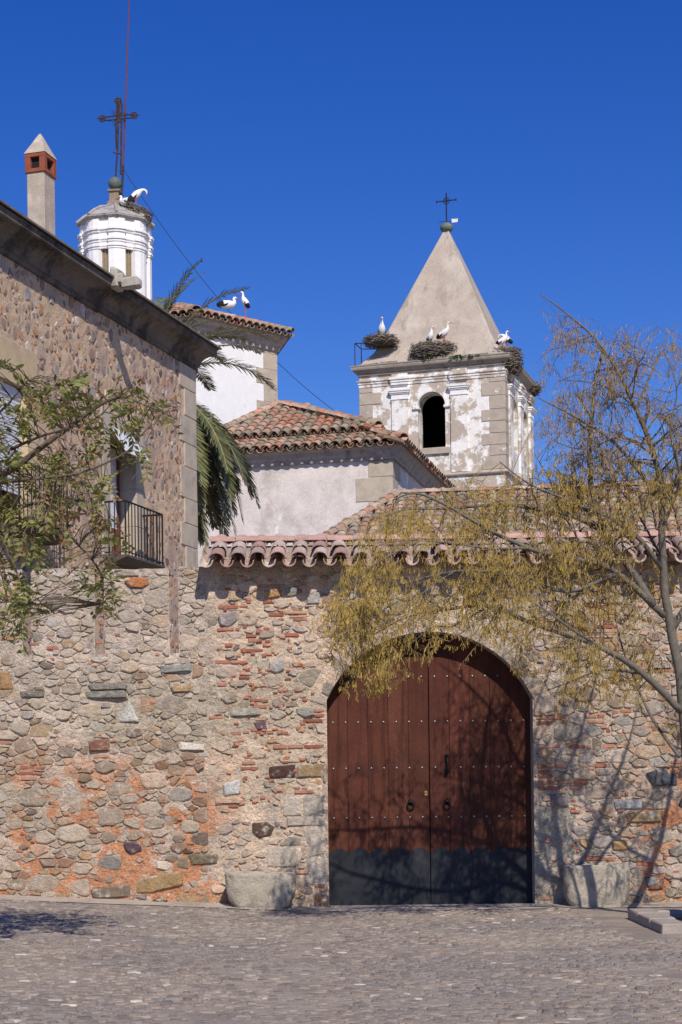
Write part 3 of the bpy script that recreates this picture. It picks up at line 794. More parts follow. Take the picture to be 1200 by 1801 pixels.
# loose grit and stones fallen along the foot of the walls
mb=MB(); g_=random.Random(31)
for i in range(2600):
    x=g_.uniform(-6.5,7.5); y=20.0-abs(g_.gauss(0,.22))-.01
    if XL<x<XR and g_.random()<.6: continue
    if y<19.2: continue
    a=g_.uniform(.004,.018)*(2 if g_.random()<.04 else 1); z=gz(x,y)+.002; k=5; ph=g_.uniform(0,6)
    vs=[(x+a*math.cos(ph+j*1.2566),y+a*.8*math.sin(ph+j*1.2566),z) for j in range(k)]+[(x+a*.6*math.cos(ph+j*1.2566),y+a*.5*math.sin(ph+j*1.2566),z+a*g_.uniform(.4,.9)) for j in range(k)]
    mb.add(vs,[(j,(j+1)%k,k+(j+1)%k,k+j) for j in range(k)]+[tuple(range(k,2*k))],jitc(g_.choice([(.36,.30,.24),(.30,.25,.2),(.42,.35,.27),(.38,.22,.14),(.24,.2,.17)]),.2,.03))
tag(mb.build('loose_grit',M_COB),'loose grit and fallen crumbs along the foot of the wall','grit',None,'stuff')

# pale cement apron along the foot of the walls
mb=MB(); n=150
for i in range(n+1):
    x=-8+16*i/n; yf=19.40+.07*fbm(x*1.7,8.8)+.02*fbm(x*7,1.1); z=gz(x,19.7)
    mb.v+=[(x,yf,z+.008),(x,(yf+20)/2,z+.016+.004*nz(x*3,1)),(x,20.02,z+.022)]
for i in range(n):
    for j in (0,1): a=i*3+j; mb.f.append([a,a+3,a+4,a+1]); mb.c.append(WHITE); mb.m.append(0)
tag(mb.build('cement_apron',mat('pale_apron',(.43,.37,.305),.96,[((.33,.28,.23),1.6,.48,.64),((.50,.44,.37),4,.56,.70)],.15,3,.2,50,.5,40,.015)),kind='structure')
# ------------------------------------------------------------------ stone house behind the wall
ANG=-17.2
Yc=32.0; HF=Frame(ray(343,700).x*Yc,Yc,ANG)
house=empty('stone_house',HF.o,HF.a); tag(house,'stone house with heavy dark cornice, iron balconies and tall chimney behind the wall','house')
ZCB=HF.rx(343,643)[1]-.085                           # underside of the cornice at the corner
Y0H=-13.0
def hb(x,y,h): return (h,x,y)                   # facade lies in x = 0; a = local y, b = z, h = out
# openings: local y range, z range
b1n=HF.rx(183,930)[0]                           # near end of the right balcony on the wall
zs1=HF.rx(200,985)[1]
d=ray(221,930); 
lo,hi=.1,1.5                                    # how far it stands out
for _ in range(40):
    mid=(lo+hi)/2; w_=HF.world(mid,b1n,zs1+.5); u,_v=proj(*w_)
    if u<221: lo=mid
    else: hi=mid
BPRO=lo
b1f=HF.rx(286,950,BPRO)[0]
zslab=HF.rx(224,978,BPRO)[1]; zrail=HF.rx(222,881,BPRO)[1]
BL=b1f-b1n
b2f=HF.rx(119,950,BPRO)[0]; b2n=b2f-BL
cy1=(b1n+b1f)/2; cy2=(b2n+b2f)/2
d1=(HF.rx(190,900)[0],HF.rx(237,900)[0]); ow=1.05
DY1=(cy1-ow/2,cy1+ow/2); DY2=(HF.rx(47,780)[0]-1.15,HF.rx(47,780)[0])
ZD1=HF.rx(225,775)[1]; ZD2=HF.rx(47,686)[1]
OPN=[(DY1[0],DY1[1],zslab+.02,ZD1),(DY2[0],DY2[1],zslab+.02,ZD2)]
RV=.42
mb=MB()
ys=sorted({Y0H,0.0,*[o[0] for o in OPN],*[o[1] for o in OPN]}); zs=sorted({0.0,ZCB+.5,*[o[2] for o in OPN],*[o[3] for o in OPN]})
for i in range(len(ys)-1):
    for j in range(len(zs)-1):
        cy,cz=(ys[i]+ys[i+1])/2,(zs[j]+zs[j+1])/2
        if any(o[0]<cy<o[1] and o[2]<cz<o[3] for o in OPN): continue
        n=max(1,int((ys[i+1]-ys[i])/.09)); m=max(1,int((zs[j+1]-zs[j])/.09)); base=len(mb.v)
        for a in range(n+1):
            for b in range(m+1):
                y=ys[i]+(ys[i+1]-ys[i])*a/n; z=zs[j]+(zs[j+1]-zs[j])*b/m
                e=.012*fbm(y*4,z*4,7)+.008*fbm(y*12,z*12,2,3)
                if a in (0,n) or b in (0,m): e=0
                mb.v.append((e,y,z))
        for a in range(n):
            for b in range(m):
                q=base+a*(m+1)+b; mb.f.append([q,q+m+1,q+m+2,q+1]); mb.c.append(WHITE); mb.m.append(0)
for o in OPN:
    a,b,c,d_=o
    mb.add([(0,a,c),(0,b,c),(0,b,d_),(0,a,d_),(-RV,a,c),(-RV,b,c),(-RV,b,d_),(-RV,a,d_)],[(0,4,5,1),(1,5,6,2),(2,6,7,3),(3,7,4,0),(4,7,6,5)])
HX=-9.0; zt=ZCB+.45
mb.add([(0,0,0),(HX,0,0),(HX,0,zt),(0,0,zt),(0,Y0H,0),(HX,Y0H,0),(HX,Y0H,zt),(0,Y0H,zt)],[(0,1,2,3),(1,5,6,2),(5,4,7,6)])
mb.build('wall',M_HMORT,house)
# scattered stones in the facade
hx_,hz_,hr_=darts(-10.5,-.72,2.6,ZCB,[(.045,26),(.064,26),(.086,8),(.115,.9)],.85,16000,8)
hc=cells(hx_,hz_,hr_,.85,(-10.6,-.70,2.5,ZCB),.014)
HPAL=[(.34,.23,.17),(.27,.18,.145),(.42,.32,.25),(.24,.185,.165),(.30,.275,.27),(.40,.23,.125),(.17,.115,.10),(.50,.42,.36),(.34,.18,.105),(.20,.165,.16)]
hst=[]
SUR=.27
for c in hc:
    if c is None: continue
    cy,cz=cen(c); A=parea(c)
    if A<.0018: continue
    if any(o[0]-SUR-.1<cy<o[1]+SUR+.1 and o[2]-.3<cz<o[3]+.55 for o in OPN): continue
    if rnd.random()<.24+.5*max(0,fbm(cy*.9,cz*.9,3)): continue
    k=rnd.uniform(.60,.92); c=[(cy+(a-cy)*k,cz+(b-cz)*k) for a,b in c]
    hst.append((c,mixc(jitc(rnd.choice(HPAL),.18,.02),(.48,.345,.26),rnd.uniform(0,.7)**1.6),rnd.uniform(.003,.018)))
def hvis(c):
    u,v=proj(*HF.world(0,c[0],c[1])); return 0<u<345 and 380<v<1000
put_stones(hst,house,None,hb,M_HSTONE,'stone','small_stones',hvis)
# corner blocks
z=0; k=0
while z<ZCB-.02:
    h=min(rnd.uniform(.42,.62),ZCB-z); L=(.78 if k%2 else .56)+rnd.uniform(-.04,.04)
    mb=MB(); mb.bev(-.5,.018+rnd.uniform(0,.006),-L,.018,z+.004,z+h-.005,.009); mb.build('corner_stone',M_ASHLAR,house); z+=h; k+=1
# window surrounds, doors, shutters
for i,o in enumerate(OPN):
    a,b,c,d_=o; ms=M_OCHRE if i==1 else M_ASHLAR
    lint=.62 if i==1 else .36
    mb=MB(); mb.bev(-.06,.022,a-SUR-.06,b+SUR+.06,d_+.003,d_+lint,.01); mb.build('lintel',ms,house)
    for (p,q) in ((a-SUR,a),(b,b+SUR)):
        z=c; 
        while z<d_-.02:
            h=min(rnd.uniform(.5,.8),d_-z); mb=MB(); e=rnd.uniform(0,.05)
            lo_,hi_=(p-e,q-.001) if p<a-.01 else (p+.001,q+e)
            mb.bev(-RV+.02,.018+rnd.uniform(0,.006),lo_-(0 if p<a-.01 else .006),hi_+(.006 if p<a-.01 else 0),z+.003,z+h-.004,.008); mb.build('jamb_stone',ms,house); z+=h
    dr=empty('balcony_door',(-RV+.10,0,0),0,house)
    wm=mat('brown_joinery',(.15,.055,.035),.6,(),.15,6,.1,40,.15,30,.004)
    gl=mat('white_blind',(.72,.73,.76),.35,(),.04,5,0,5,0)
    ya,yb=a+.008,b-.008; zm=c+.95
    mb=MB()
    for (p,q) in ((ya,ya+.08),((ya+yb)/2-.05,(ya+yb)/2+.05),(yb-.08,yb)): mb.bev(-.04,.03,p,q,c+.005,d_-.005,.006)
    mb.bev(-.035,.022,ya+.01,yb-.01,c+.005,c+.62,.006); mb.bev(-.035,.026,ya+.01,yb-.01,d_-.10,d_-.01,.006)
    mb.build('frame',wm,dr)
    mb=MB(); mb.box(-.03,.004,ya+.02,yb-.02,c+.6,d_-.08); mb.build('pane',gl,dr)
    # roller shutter of slats: the left one let down, the right one tilted out over the balcony rail
    if i==1:
        sh=empty('roller_shutter',(-.10,0,0),0,house); z=c+.55
        while z<d_-.06:
            mb=MB(); mb.bev(-.012,.012,a+.012,b-.012,z,z+.047,.008); mb.build('slat',M_SHUT,sh); z+=.05
        mb=MB(); mb.bev(-.06,.03,a+.006,b-.006,d_-.17,d_-.004,.01); mb.build('shutter_box',M_SHUT,sh)
    else:
        sh=empty('roller_shutter',(.0,0,0),0,house); nsl=10
        for k in range(nsl):
            t0=k/nsl; x=.03+.27*t0; z=d_+.10-.44*t0
            mb=MB(); mb.add([(x,a+.06,z),(x,b-.06,z),(x+.026,b-.06,z-.046),(x+.026,a+.06,z-.046),(x-.014,a+.06,z-.008),(x-.014,b-.06,z-.008),(x+.012,b-.06,z-.054),(x+.012,a+.06,z-.054)],
               [(0,1,2,3),(4,7,6,5),(0,4,5,1),(2,6,7,3),(1,5,6,2),(0,3,7,4)]); mb.build('slat',M_SHUT,sh)
        mb=MB()
        for y in (b-.10,): mb.tube([(-.02,y,d_-.62),(.27,y,d_-.32)],.008,6)
        mb.build('stay_rod',M_SHUT,sh)
# balconies
for (yn,yf) in ((b1n,b1f),(b2n,b2f)):
    bal=empty('balcony',(0,(yn+yf)/2,zslab),0,house); o=(0,(yn+yf)/2,zslab)
    mb=MB(); mb.sweep([(0,-.10),(BPRO*.5,-.10),(BPRO-.05,-.04),(BPRO+.03,-.015),(BPRO+.03,.02),(0,.02)],[((0,yn-.03,zslab),(1,0,0)),((0,yf+.03,zslab),(1,0,0))])
    mb.build('slab',mat('balcony_slab',(.10,.085,.075),.9,[((.17,.15,.13),6,.55,.7)],.2,8,.12,40,.4,30,.01),bal,off=o)
    zr=zrail
    mb=MB(); mb.tube([(0,yn,zr),(BPRO,yn,zr),(BPRO,yf,zr),(0,yf,zr)],.017,6); mb.build('top_rail',M_IRON,bal,off=o)
    mb=MB(); mb.tube([(0,yn,zslab+.07),(BPRO,yn,zslab+.07),(BPRO,yf,zslab+.07),(0,yf,zslab+.07)],.012,6); mb.build('bottom_rail',M_IRON,bal,off=o)
    nb_=max(8,int((yf-yn)/.125))
    bars=[(BPRO,yn+(yf-yn)*k/nb_) for k in range(nb_+1)]+[(BPRO*k/4,y) for k in (1,2,3) for y in (yn,yf)]
    for (x,y) in bars:
        mb=MB(); r_=.016 if y in (yn,yf) and x==BPRO else .0105
        mb.tube([(x,y,zslab+.02),(x,y,zr)],r_,6); mb.build('bar',M_IRON,bal,off=o)
# cornice in long moulded blocks, its left run standing a little lower and further out
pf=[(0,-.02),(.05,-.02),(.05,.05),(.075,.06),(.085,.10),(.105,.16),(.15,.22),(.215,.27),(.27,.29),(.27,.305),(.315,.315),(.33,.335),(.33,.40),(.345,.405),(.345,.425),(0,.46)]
ys_=HF.rx(170,540)[0]
y=.0
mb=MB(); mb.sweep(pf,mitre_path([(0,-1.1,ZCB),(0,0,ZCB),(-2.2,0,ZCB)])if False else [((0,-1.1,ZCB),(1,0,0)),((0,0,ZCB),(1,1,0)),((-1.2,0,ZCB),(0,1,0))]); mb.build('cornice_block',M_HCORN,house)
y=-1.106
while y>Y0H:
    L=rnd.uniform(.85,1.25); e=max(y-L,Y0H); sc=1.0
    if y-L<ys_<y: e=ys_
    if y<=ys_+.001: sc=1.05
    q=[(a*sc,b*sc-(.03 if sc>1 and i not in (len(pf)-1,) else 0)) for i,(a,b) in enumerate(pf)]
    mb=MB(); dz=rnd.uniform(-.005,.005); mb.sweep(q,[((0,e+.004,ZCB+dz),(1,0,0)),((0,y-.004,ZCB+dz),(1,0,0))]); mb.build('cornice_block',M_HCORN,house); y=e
# thin slate edge and low roof
mb=MB(); zt=ZCB+.42
mb.add([(.40,.40,zt+.02),(.40,Y0H,zt+.02),(-4.5,Y0H,zt+1.0),(-4.5,-2.0,zt+1.0),(-.4,.40,zt+.02),(.40,.40,zt+.05),(.40,Y0H,zt+.05),(-4.5,Y0H,zt+1.05),(-4.5,-2.0,zt+1.05)],
  [(0,1,2,3),(5,8,7,6),(0,5,6,1),(0,3,8,5)])
mb.add([(.40,.40,zt+.02),(-4.5,-2.0,zt+1.0),(-9.4,.40,zt+.02),(-4.5,Y0H,zt+1.0),(-9.4,Y0H,zt+.02)],[(0,1,2),(1,3,4,2)])
mb.build('roof',mat('house_roof',(.17,.15,.13),.9,(),.25,5,.2,30,.5,20,.03),house)
# water spout at the step in the cornice
mb=MB(); zsp=ZCB+.40
mb.bev(-.2,.52,ys_-.13,ys_+.12,zsp-.05,zsp+.13,.03,WHITE,0,.012); mb.bev(.46,.78,ys_-.10,ys_+.09,zsp-.12,zsp+.06,.035,WHITE,0,.015); mb.bev(.30,.44,ys_-.17,ys_+.16,zsp-.12,zsp+.22,.03,WHITE,0,.012)
mb.build('water_spout',mat('spout_stone',(.42,.385,.33),.93,[((.27,.24,.20),7,.5,.66)],.15,8,.2,60,.5,40,.012),house)
# chimney
cp=HF.loc(P(78,330,30.0)); ch=empty('chimney',(cp.x,cp.y,ZCB+.5),0,house)
cw_,cd_=.34,.42; q=30.0/3000
zb=lambda v: P(80,v,30.0).z
o=(cp.x,cp.y,ZCB+.5)
mb=MB(); mb.bev(cp.x-cw_,cp.x,cp.y,cp.y+cd_,ZCB+.2,zb(300),.012); mb.build('shaft',M_CHIM,ch,off=o)
mb=MB(); e=.025; za,zb_=zb(301),zb(268); x0,x1,y0,y1=cp.x-cw_-e,cp.x+e,cp.y-e,cp.y+cd_+e
mb.bev(x0,x1,y0,y1,za,za+.07,.006); mb.bev(x0,x1,y0,y1,zb_-.06,zb_+.01,.006)
for (a,b) in ((x0,y0),(x1-.11,y0),(x0,y1-.11),(x1-.11,y1-.11)): mb.bev(a+.002,a+.108,b+.002,b+.108,za+.066,zb_-.056,.004)
mb.build('smoke_band',M_TERRA,ch,off=o)
mb=MB(); mb.box(x0+.07,x1-.07,y0+.07,y1-.07,za+.05,zb_-.05); mb.build('dark_core',M_DARK,ch,off=o)  # solid box added in the band, near-black colour stands for the shade inside
mb=MB(); m_=((x0+x1)/2,(y0+y1)/2); za=zb_+.01; h=zb(226)-za
pts=[(x0-.01,y0-.01),(x1+.01,y0-.01),(x1+.01,y1+.01),(x0-.01,y1+.01)]
vs=[]
for t,zz in ((1,0),(.80,.10),(.52,.24),(.22,.40),(.06,.475)):
    vs+=[(m_[0]+(a-m_[0])*t,m_[1]+(b-m_[1])*t,za+h*zz/.475) for a,b in pts]
fs=[(3,2,1,0),(16,17,18,19)]
for r_ in range(4):
    for j in range(4): fs.append((r_*4+j,r_*4+(j+1)%4,r_*4+4+(j+1)%4,r_*4+4+j))
mb.add(vs,fs); mb.build('cap',M_CHIM,ch,off=o)
# ------------------------------------------------------------------ helpers for masonry faces with arched holes
def arch_face(mb, a0,a1,z0,z1, holes, fn, depth, mi_rev=0, n=12):
    """front face in (a,z) with arched holes (c, w, zs, zspring); fn(a,z,inward)"""
    xs=[a0]
    for (c,w,zs,zp) in sorted(holes): xs+=[c-w/2,c+w/2]
    xs.append(a1)
    def q(p): mb.add([fn(*r) for r in p],[tuple(range(len(p)))])
    for i in range(0,len(xs),2): q([(xs[i],z0,0),(xs[i+1],z0,0),(xs[i+1],z1,0),(xs[i],z1,0)])
    for (c,w,zs,zp) in holes:
        r=w/2; q([(c-r,z0,0),(c+r,z0,0),(c+r,zs,0),(c-r,zs,0)])
        cur=[(c-r*math.cos(math.pi*i/n),zp+r*math.sin(math.pi*i/n)) for i in range(n+1)]
        for i in range(n):
            (xa,za),(xb,zb_)=cur[i],cur[i+1]; q([(xa,za,0),(xb,zb_,0),(xb,z1,0),(xa,z1,0)])
        loop=[(c-r,zs)]+cur+[(c+r,zs)]
        for i in range(len(loop)):
            (xa,za),(xb,zb_)=loop[i],loop[(i+1)%len(loop)]
            mb.add([fn(xa,za,0),fn(xb,zb_,0),fn(xb,zb_,depth),fn(xa,za,depth)],[(0,1,2,3)],WHITE,mi_rev)
def band(mb, prof, pts, close=True, **k):
    mb.sweep(prof, mitre_path(pts,close), close=close, cap=not close, **k)
def add_quoins(root, matl, cx, cy, sx, sy, z0, z1, h0, h1, la, lb, proud=.025):
    """corner blocks at (cx,cy); the mass lies towards sx,sy"""
    z=z0; k=0
    while z<z1-.05:
        h=min(rnd.uniform(h0,h1),z1-z); L1,L2=(la,lb) if k%2 else (lb,la)
        mb=MB(); xa,xb=sorted((cx-sx*proud,cx+sx*L1)); ya,yb=sorted((cy-sy*proud,cy+sy*L2))
        mb.bev(xa,xb,ya,yb,z+.008,z+h-.008,.012,WHITE,0,.004); mb.build('corner_stone',matl,root); z+=h; k+=1
# ------------------------------------------------------------------ bell tower with spire
TF=Frame(ray(888,700).x*68,68,ANG)
tower=empty('bell_tower',TF.o,TF.a); tag(tower,'square flaking white bell tower with beige pyramid spire and open arch','tower')
TW=-TF.ry(633,700)[0]
zx=lambda v,u=757: TF.ry(u,v)[1]
ZT=zx(637); ZC0=zx(651)                        # cornice top and underside
oc=TF.ry(759,700)[0]; ow_=TF.ry(783,740)[0]-TF.ry(735,740)[0]
zsill=zx(788); zspr=zx(689)-ow_/2
mb=MB(); WT=.75
arch_face(mb,-TW,0,0,ZC0+.1,[(oc,ow_,zsill,zspr)],lambda a,z,h:(a,h,z),WT)
hy=[TW*.34,TW*.70]
arch_face(mb,0,TW,0,ZC0+.1,[(h,.95,zsill,zspr-.05) for h in hy],lambda a,z,h:(-h,a,z),WT)
zt=ZC0+.1
mb.add([(-TW,0,0),(-TW,TW,0),(-TW,TW,zt),(-TW,0,zt),(0,TW,0),(0,TW,zt)],[(0,3,2,1),(1,2,5,4)])
mb.build('wall',M_TOWER,tower)
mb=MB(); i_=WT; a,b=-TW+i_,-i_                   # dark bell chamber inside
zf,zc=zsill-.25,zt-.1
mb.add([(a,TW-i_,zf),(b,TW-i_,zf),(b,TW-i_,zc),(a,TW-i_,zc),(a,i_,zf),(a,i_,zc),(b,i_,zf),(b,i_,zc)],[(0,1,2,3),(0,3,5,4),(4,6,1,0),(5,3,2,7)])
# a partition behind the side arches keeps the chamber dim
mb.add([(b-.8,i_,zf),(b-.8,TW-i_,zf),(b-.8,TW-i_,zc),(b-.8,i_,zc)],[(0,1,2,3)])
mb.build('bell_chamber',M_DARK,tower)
sq=[(0,0),(-TW,0),(-TW,TW),(0,TW)][::-1]          # outward = right of travel
sqp=lambda e,z:[(-TW-e,-e,z),(e,-e,z),(e,TW+e,z),(-TW-e,TW+e,z)]
def sband(name,prof,z,matl,parts=1):
    mb=MB(); band(mb,prof,sqp(0,z)); return mb.build(name,matl,tower)
sband('cornice',[(.0,-.02),(.08,-.02),(.08,.06),(.15,.10),(.19,.16),(.26,.19),(.28,.25),(.28,.32),(.30,.33),(.30,.37),(-.3,.42)],ZC0,M_CORN)
zfr=zx(668)
sband('architrave',[(0,-.10),(.03,-.10),(.03,.0),(.06,.02),(.06,.10),(.10,.12),(.10,.17),(0,.20)],zfr,M_TOWER)
zbm=zx(838)
sband('base_moulding',[(0,-.06),(.08,-.05),(.11,0),(.08,.08),(0,.12)],zbm,M_TOWERSTONE)
# pilasters with capitals: front pair, three on the side
zcap=zx(686)
def pilaster(fn, c, w, z0):
    p=empty('pilaster',(0,0,0),0,tower); d=.09
    def bx(mb,a,b,e,z0,z1):
        v=[fn(x,z,-y) for z in (z0,z1) for y in (-.02,e) for x in (a,b)]
        mb.add(v,[(0,2,3,1),(4,5,7,6),(0,1,5,4),(2,6,7,3),(0,4,6,2),(1,3,7,5)])
    mb=MB(); bx(mb,c-w/2,c+w/2,d,z0,zcap-.26); mb.build('shaft',M_TOWER,p)
    mb=MB(); 
    for (e,ea,za,zb_) in ((.03,.03,-.30,-.26),(.012,.01,-.26,-.08),(.05,.05,-.08,-.03),(.085,.085,-.03,.04),(.115,.115,.04,.11)): bx(mb,c-w/2-e,c+w/2+e,d+ea,zcap+za,zcap+zb_-.0006)
    mb.build('capital',M_WHITE,p)
    mb=MB(); bx(mb,c-w/2-.02,c+w/2+.02,.11,zfr-.10,zfr+.0); bx(mb,c-w/2-.05,c+w/2+.05,.14,zfr+.001,zfr+.10); bx(mb,c-w/2-.08,c+w/2+.08,.18,zfr+.101,zfr+.19); bx(mb,c-w/2,c+w/2,.06,zfr+.2,ZC0-.02)
    mb.build('entablature_block',M_TOWER,p)
ff=lambda a,z,h:(a,h,z); fs_=lambda a,z,h:(-h,a,z)
pw=TF.ry(718,720)[0]-TF.ry(690,720)[0]
pilaster(ff,TF.ry(704,720)[0],pw,zbm+.1); pilaster(ff,TF.ry(808,720)[0],pw,zbm+.1)
for y in (TW*.155,TW*.52,TW*.88): pilaster(fs_,y,pw,zbm+.1)
mb=MB()                                            # archivolt and imposts
for k in range(14):
    a0_,a1_=math.pi*k/14,math.pi*(k+1)/14; r0,r1=ow_/2+.001,ow_/2+.09
    v=[]
    for yy in (-.035,.0):
        for (r,a) in ((r0,a0_),(r1,a0_),(r1,a1_),(r0,a1_)): v.append((oc-r*math.cos(a),yy,zspr+r*math.sin(a)))
    mb.add(v,[(0,1,2,3),(0,4,5,1),(1,5,6,2),(2,6,7,3),(3,7,4,0)])
mb.build('archivolt',M_TOWER,tower)
for s_ in (-1,1):
    mb=MB(); x=oc+s_*(ow_/2+.08); mb.bev(x-.14,x+.14,-.09,.3,zspr-.12,zspr-.01,.02); mb.build('impost',M_TOWER,tower)
mb=MB(); mb.bev(oc-ow_/2-.18,oc+ow_/2+.18,-.10,.35,zsill-.28,zsill-.005,.02); mb.build('sill',M_TOWERSTONE,tower)
add_quoins(tower,M_TOWERSTONE,0,0,-1,1,zbm+.12,zfr-.12,.42,.55,.62,.95)
add_quoins(tower,M_TOWERSTONE,-TW,0,1,1,zbm+.12,zfr-.12,.42,.55,.55,.9)
# spire: steep pyramid flaring out at the foot
ax,az=TF.ry(777,408,TW/2); spc=(-TW/2,TW/2)
zs0=ZC0+.40; hsp=az-zs0; half=TW/2
mb=MB(); ring=[]
prof=[(1.04,0),(1.0,.10),(.85,.62),(.755,1.10),(.705,1.5)]
hb_=1.5
for k in range(1,9): t=k/8; prof.append((.705*(1-t)+.035*t,hb_+(hsp-hb_)*t))
vs=[];fs=[]
for (s_,z) in prof:
    for (p,q_) in ((-1,-1),(1,-1),(1,1),(-1,1)):
        e=.10*s_                                  # chamfered arrises
        for (dx,dy) in (((0,e),(e,0)) if p*q_>0 else ((e,0),(0,e))):
            dx_,dy_=(-p*dx,-q_*dy)
            vs.append((spc[0]+p*half*s_+dx_,spc[1]+q_*half*s_+dy_,zs0+z))
n=8
for r_ in range(len(prof)-1):
    for j in range(n): fs.append((r_*n+j,r_*n+(j+1)%n,(r_+1)*n+(j+1)%n,(r_+1)*n+j))
fs.append(tuple(range((len(prof)-1)*n,len(prof)*n)))
mb.add(vs,fs); mb.build('spire',M_SPIRE,tower)
fin=empty('spire_cross',(spc[0],spc[1],az),0,tower); o=(spc[0],spc[1],az)
mb=MB(); mb.lathe([(.10,-.05),(.24,.03),(.29,.13),(.26,.24),(.15,.33),(.05,.38)],14,o); mb.build('ball',mat('copper_green',(.13,.16,.13),.7,[((.22,.27,.22),9,.5,.7)],.2,8,.1,30,0),fin,off=o,smooth=True)
mb=MB(); ztop=TF.ry(778,340,TW/2)[1]-az; zar=TF.ry(778,354,TW/2)[1]-az
def rod(mb,a,b,r,n=6): mb.tube([(o[0]+a[0],o[1]+a[1],o[2]+a[2]),(o[0]+b[0],o[1]+b[1],o[2]+b[2])],r,n)
rod(mb,(0,0,.3),(0,0,ztop),.028); rod(mb,(-.42,0,zar),(.42,0,zar),.024)
for (a,b) in ((-.42,0),(.42,0)):
    rod(mb,(a,0,zar-.06),(a,0,zar+.06),.02)
for k in range(4):
    t=math.pi/4+k*math.pi/2; rod(mb,(.16*math.cos(t),0,zar+.16*math.sin(t)),(0,0,zar),.012)
    rod(mb,(.17*math.cos(t-.785),0,zar+.17*math.sin(t-.785)),(.17*math.cos(t+.785),0,zar+.17*math.sin(t+.785)),.012)
mb.build('iron_cross',M_IRON,fin,off=o)
zv=TF.ry(778,391,TW/2)[1]-az
mb=MB(); rod(mb,(-.32,0,zv+.03),(.26,0,zv-.02),.012); mb.build('vane_rod',M_IRON,fin,off=o)
mb=MB(); mb.bev(o[0]+.24,o[0]+.48,o[1]-.02,o[1]+.02,o[2]+zv-.07,o[2]+zv+.10,.01,WHITE,0,.02); mb.build('vane_plate',M_SHUT,fin,off=o)
# ledge slabs broken along the cornice
for k,(u0,u1) in enumerate(((640,668),(670,700),(725,780),(783,815),(830,860))):
    xa,xb=TF.ry(u0,632)[0],TF.ry(u1,632)[0]; mb=MB(); mb.bev(xa,xb,-.26+.03*k%.1,.2,ZC0+.375,ZC0+.43+.02*(k%3),.015,WHITE,0,.02); mb.build('ledge_slab',M_CORN,tower)
# ------------------------------------------------------------------ tiled sacristy
SF=Frame(ray(690,800).x*52,52,-13.5)
sac=empty('sacristy',SF.o,SF.a); tag(sac,'low stained plaster sacristy with two tier barrel tile roof beside the palm','building')
sm=Matrix.Translation(SF.o)@Matrix.Rotation(SF.a,4,'Z')
SW=-SF.ry(330,820)[0]; SD=9.0
zse=SF.ry(600,812)[1]                            # wall top under the cornice
mb=MB(); mb.box(-SW,0,0,SD,0,zse+.3); mb.build('wall',M_SACR,sac)
add_quoins(sac,M_ASHLAR,0,0,-1,1,zse-4.5,zse-.01,.7,.95,.75,1.15,.02)
mb=MB(); band(mb,[(0,-.02),(.10,-.02),(.12,.08),(.20,.16),(.22,.26),(.34,.34),(.36,.44),(0,.50)],[(-SW,0,zse),(0,0,zse),(0,SD,zse)],False)
mb.build('cornice',mat('grey_render',(.40,.345,.32),.93,[((.24,.205,.19),3,.5,.66),((.62,.57,.53),5,.62,.72)],.15,4,.1,20,.3,14,.03),sac)
T_FAR=TileSet(.30,.52,.115,.02,5,[(.44,.20,.12),(.36,.27,.19),(.46,.28,.19),(.30,.225,.16),(.48,.33,.24),(.38,.21,.14),(.33,.285,.215)],M_TILE,7)
EX=.46; ze=zse+.42
# lower slope ring: eave front, eave right; upper slope: hip
lowL=1.15; rise=.50
lim=[300]
PT,EXP=.315,.40
zeL=Vector((-SW,-EX,ze)); zeR=Vector((EX,-EX,ze)); upL=Vector((0,lowL,rise))
W_=SW+EX
base=MB()
def slab(pts): base.add([(a,b,c-.03) for a,b,c in pts],[tuple(range(len(pts)))])
slab([(-SW,-EX,ze),(EX,-EX,ze),(EX-lowL,-EX+lowL,ze+rise),(-SW,-EX+lowL,ze+rise)])
slab([(EX,-EX,ze),(EX,SD,ze),(EX-lowL,SD,ze+rise),(EX-lowL,-EX+lowL,ze+rise)])
y2=-EX+lowL; x2=EX-lowL; z2=ze+rise+.14              # upper eave
pk=SF.loc(P(492,716,56.5)); 
x3,y3,z3=pk.x+.2,pk.y,pk.z
hd=abs(x2-x3)
xl2=SF.ry(372,780,y2)[0]
slab([(xl2,y2-.16,z2),(x2+.16,y2-.16,z2),(x3,y3,z3),(x3-.3,y3,z3)])
slab([(xl2,y2-.16,z2),(x3-.3,y3,z3),(x3-.3,SD,z3-.4),(xl2,SD,z2)])
slab([(x2+.16,y2-.16,z2),(x2+.16,SD,z2),(x3,SD,z3),(x3,y3,z3)])
base.box(-SW,x2-.02,y2+.02,y2+.4,ze+rise-.1,z2-.02); base.box(x2-.4,x2,y2+.02,SD,ze+rise-.1,z2-.021)
base.build('roof_bed',mat('roof_bed',(.24,.17,.125),.95,(),.2,6,.2,30,.4,20,.02),sac)
def pvis(fr,x,y,z): 
    u,v=proj(*fr.world(x,y,z)); return u
lay(T_FAR,zeL,zeR,upL,sac,sm,lambda a,b: a<W_-b*(lowL/upL.length)+.1 and pvis(SF,-SW+a,0,ze)>395,lim,'lower_tiles',PT,EXP)
W2=x2+.16+SW; upU=Vector((0,y3-y2+.16,z3-z2)); LU=upU.length
lay(T_FAR,(-SW,y2-.16,z2),(x2+.16,y2-.16,z2),upU,sac,sm,lambda a,b: a<W2-b*((x2+.16-x3)/LU)+.1 and b<LU and -SW+a>xl2+(x3-.3-xl2)*b/LU-.1,lim,'upper_tiles',PT,EXP)
lay(T_FAR,(EX,-EX,ze),(EX,SD,ze),(-lowL,0,rise),sac,sm,lambda a,b:a>b*(lowL/upL.length)-.1,lim,'side_tiles',PT,EXP)
upS=Vector((x3-x2-.16,0,z3-z2))
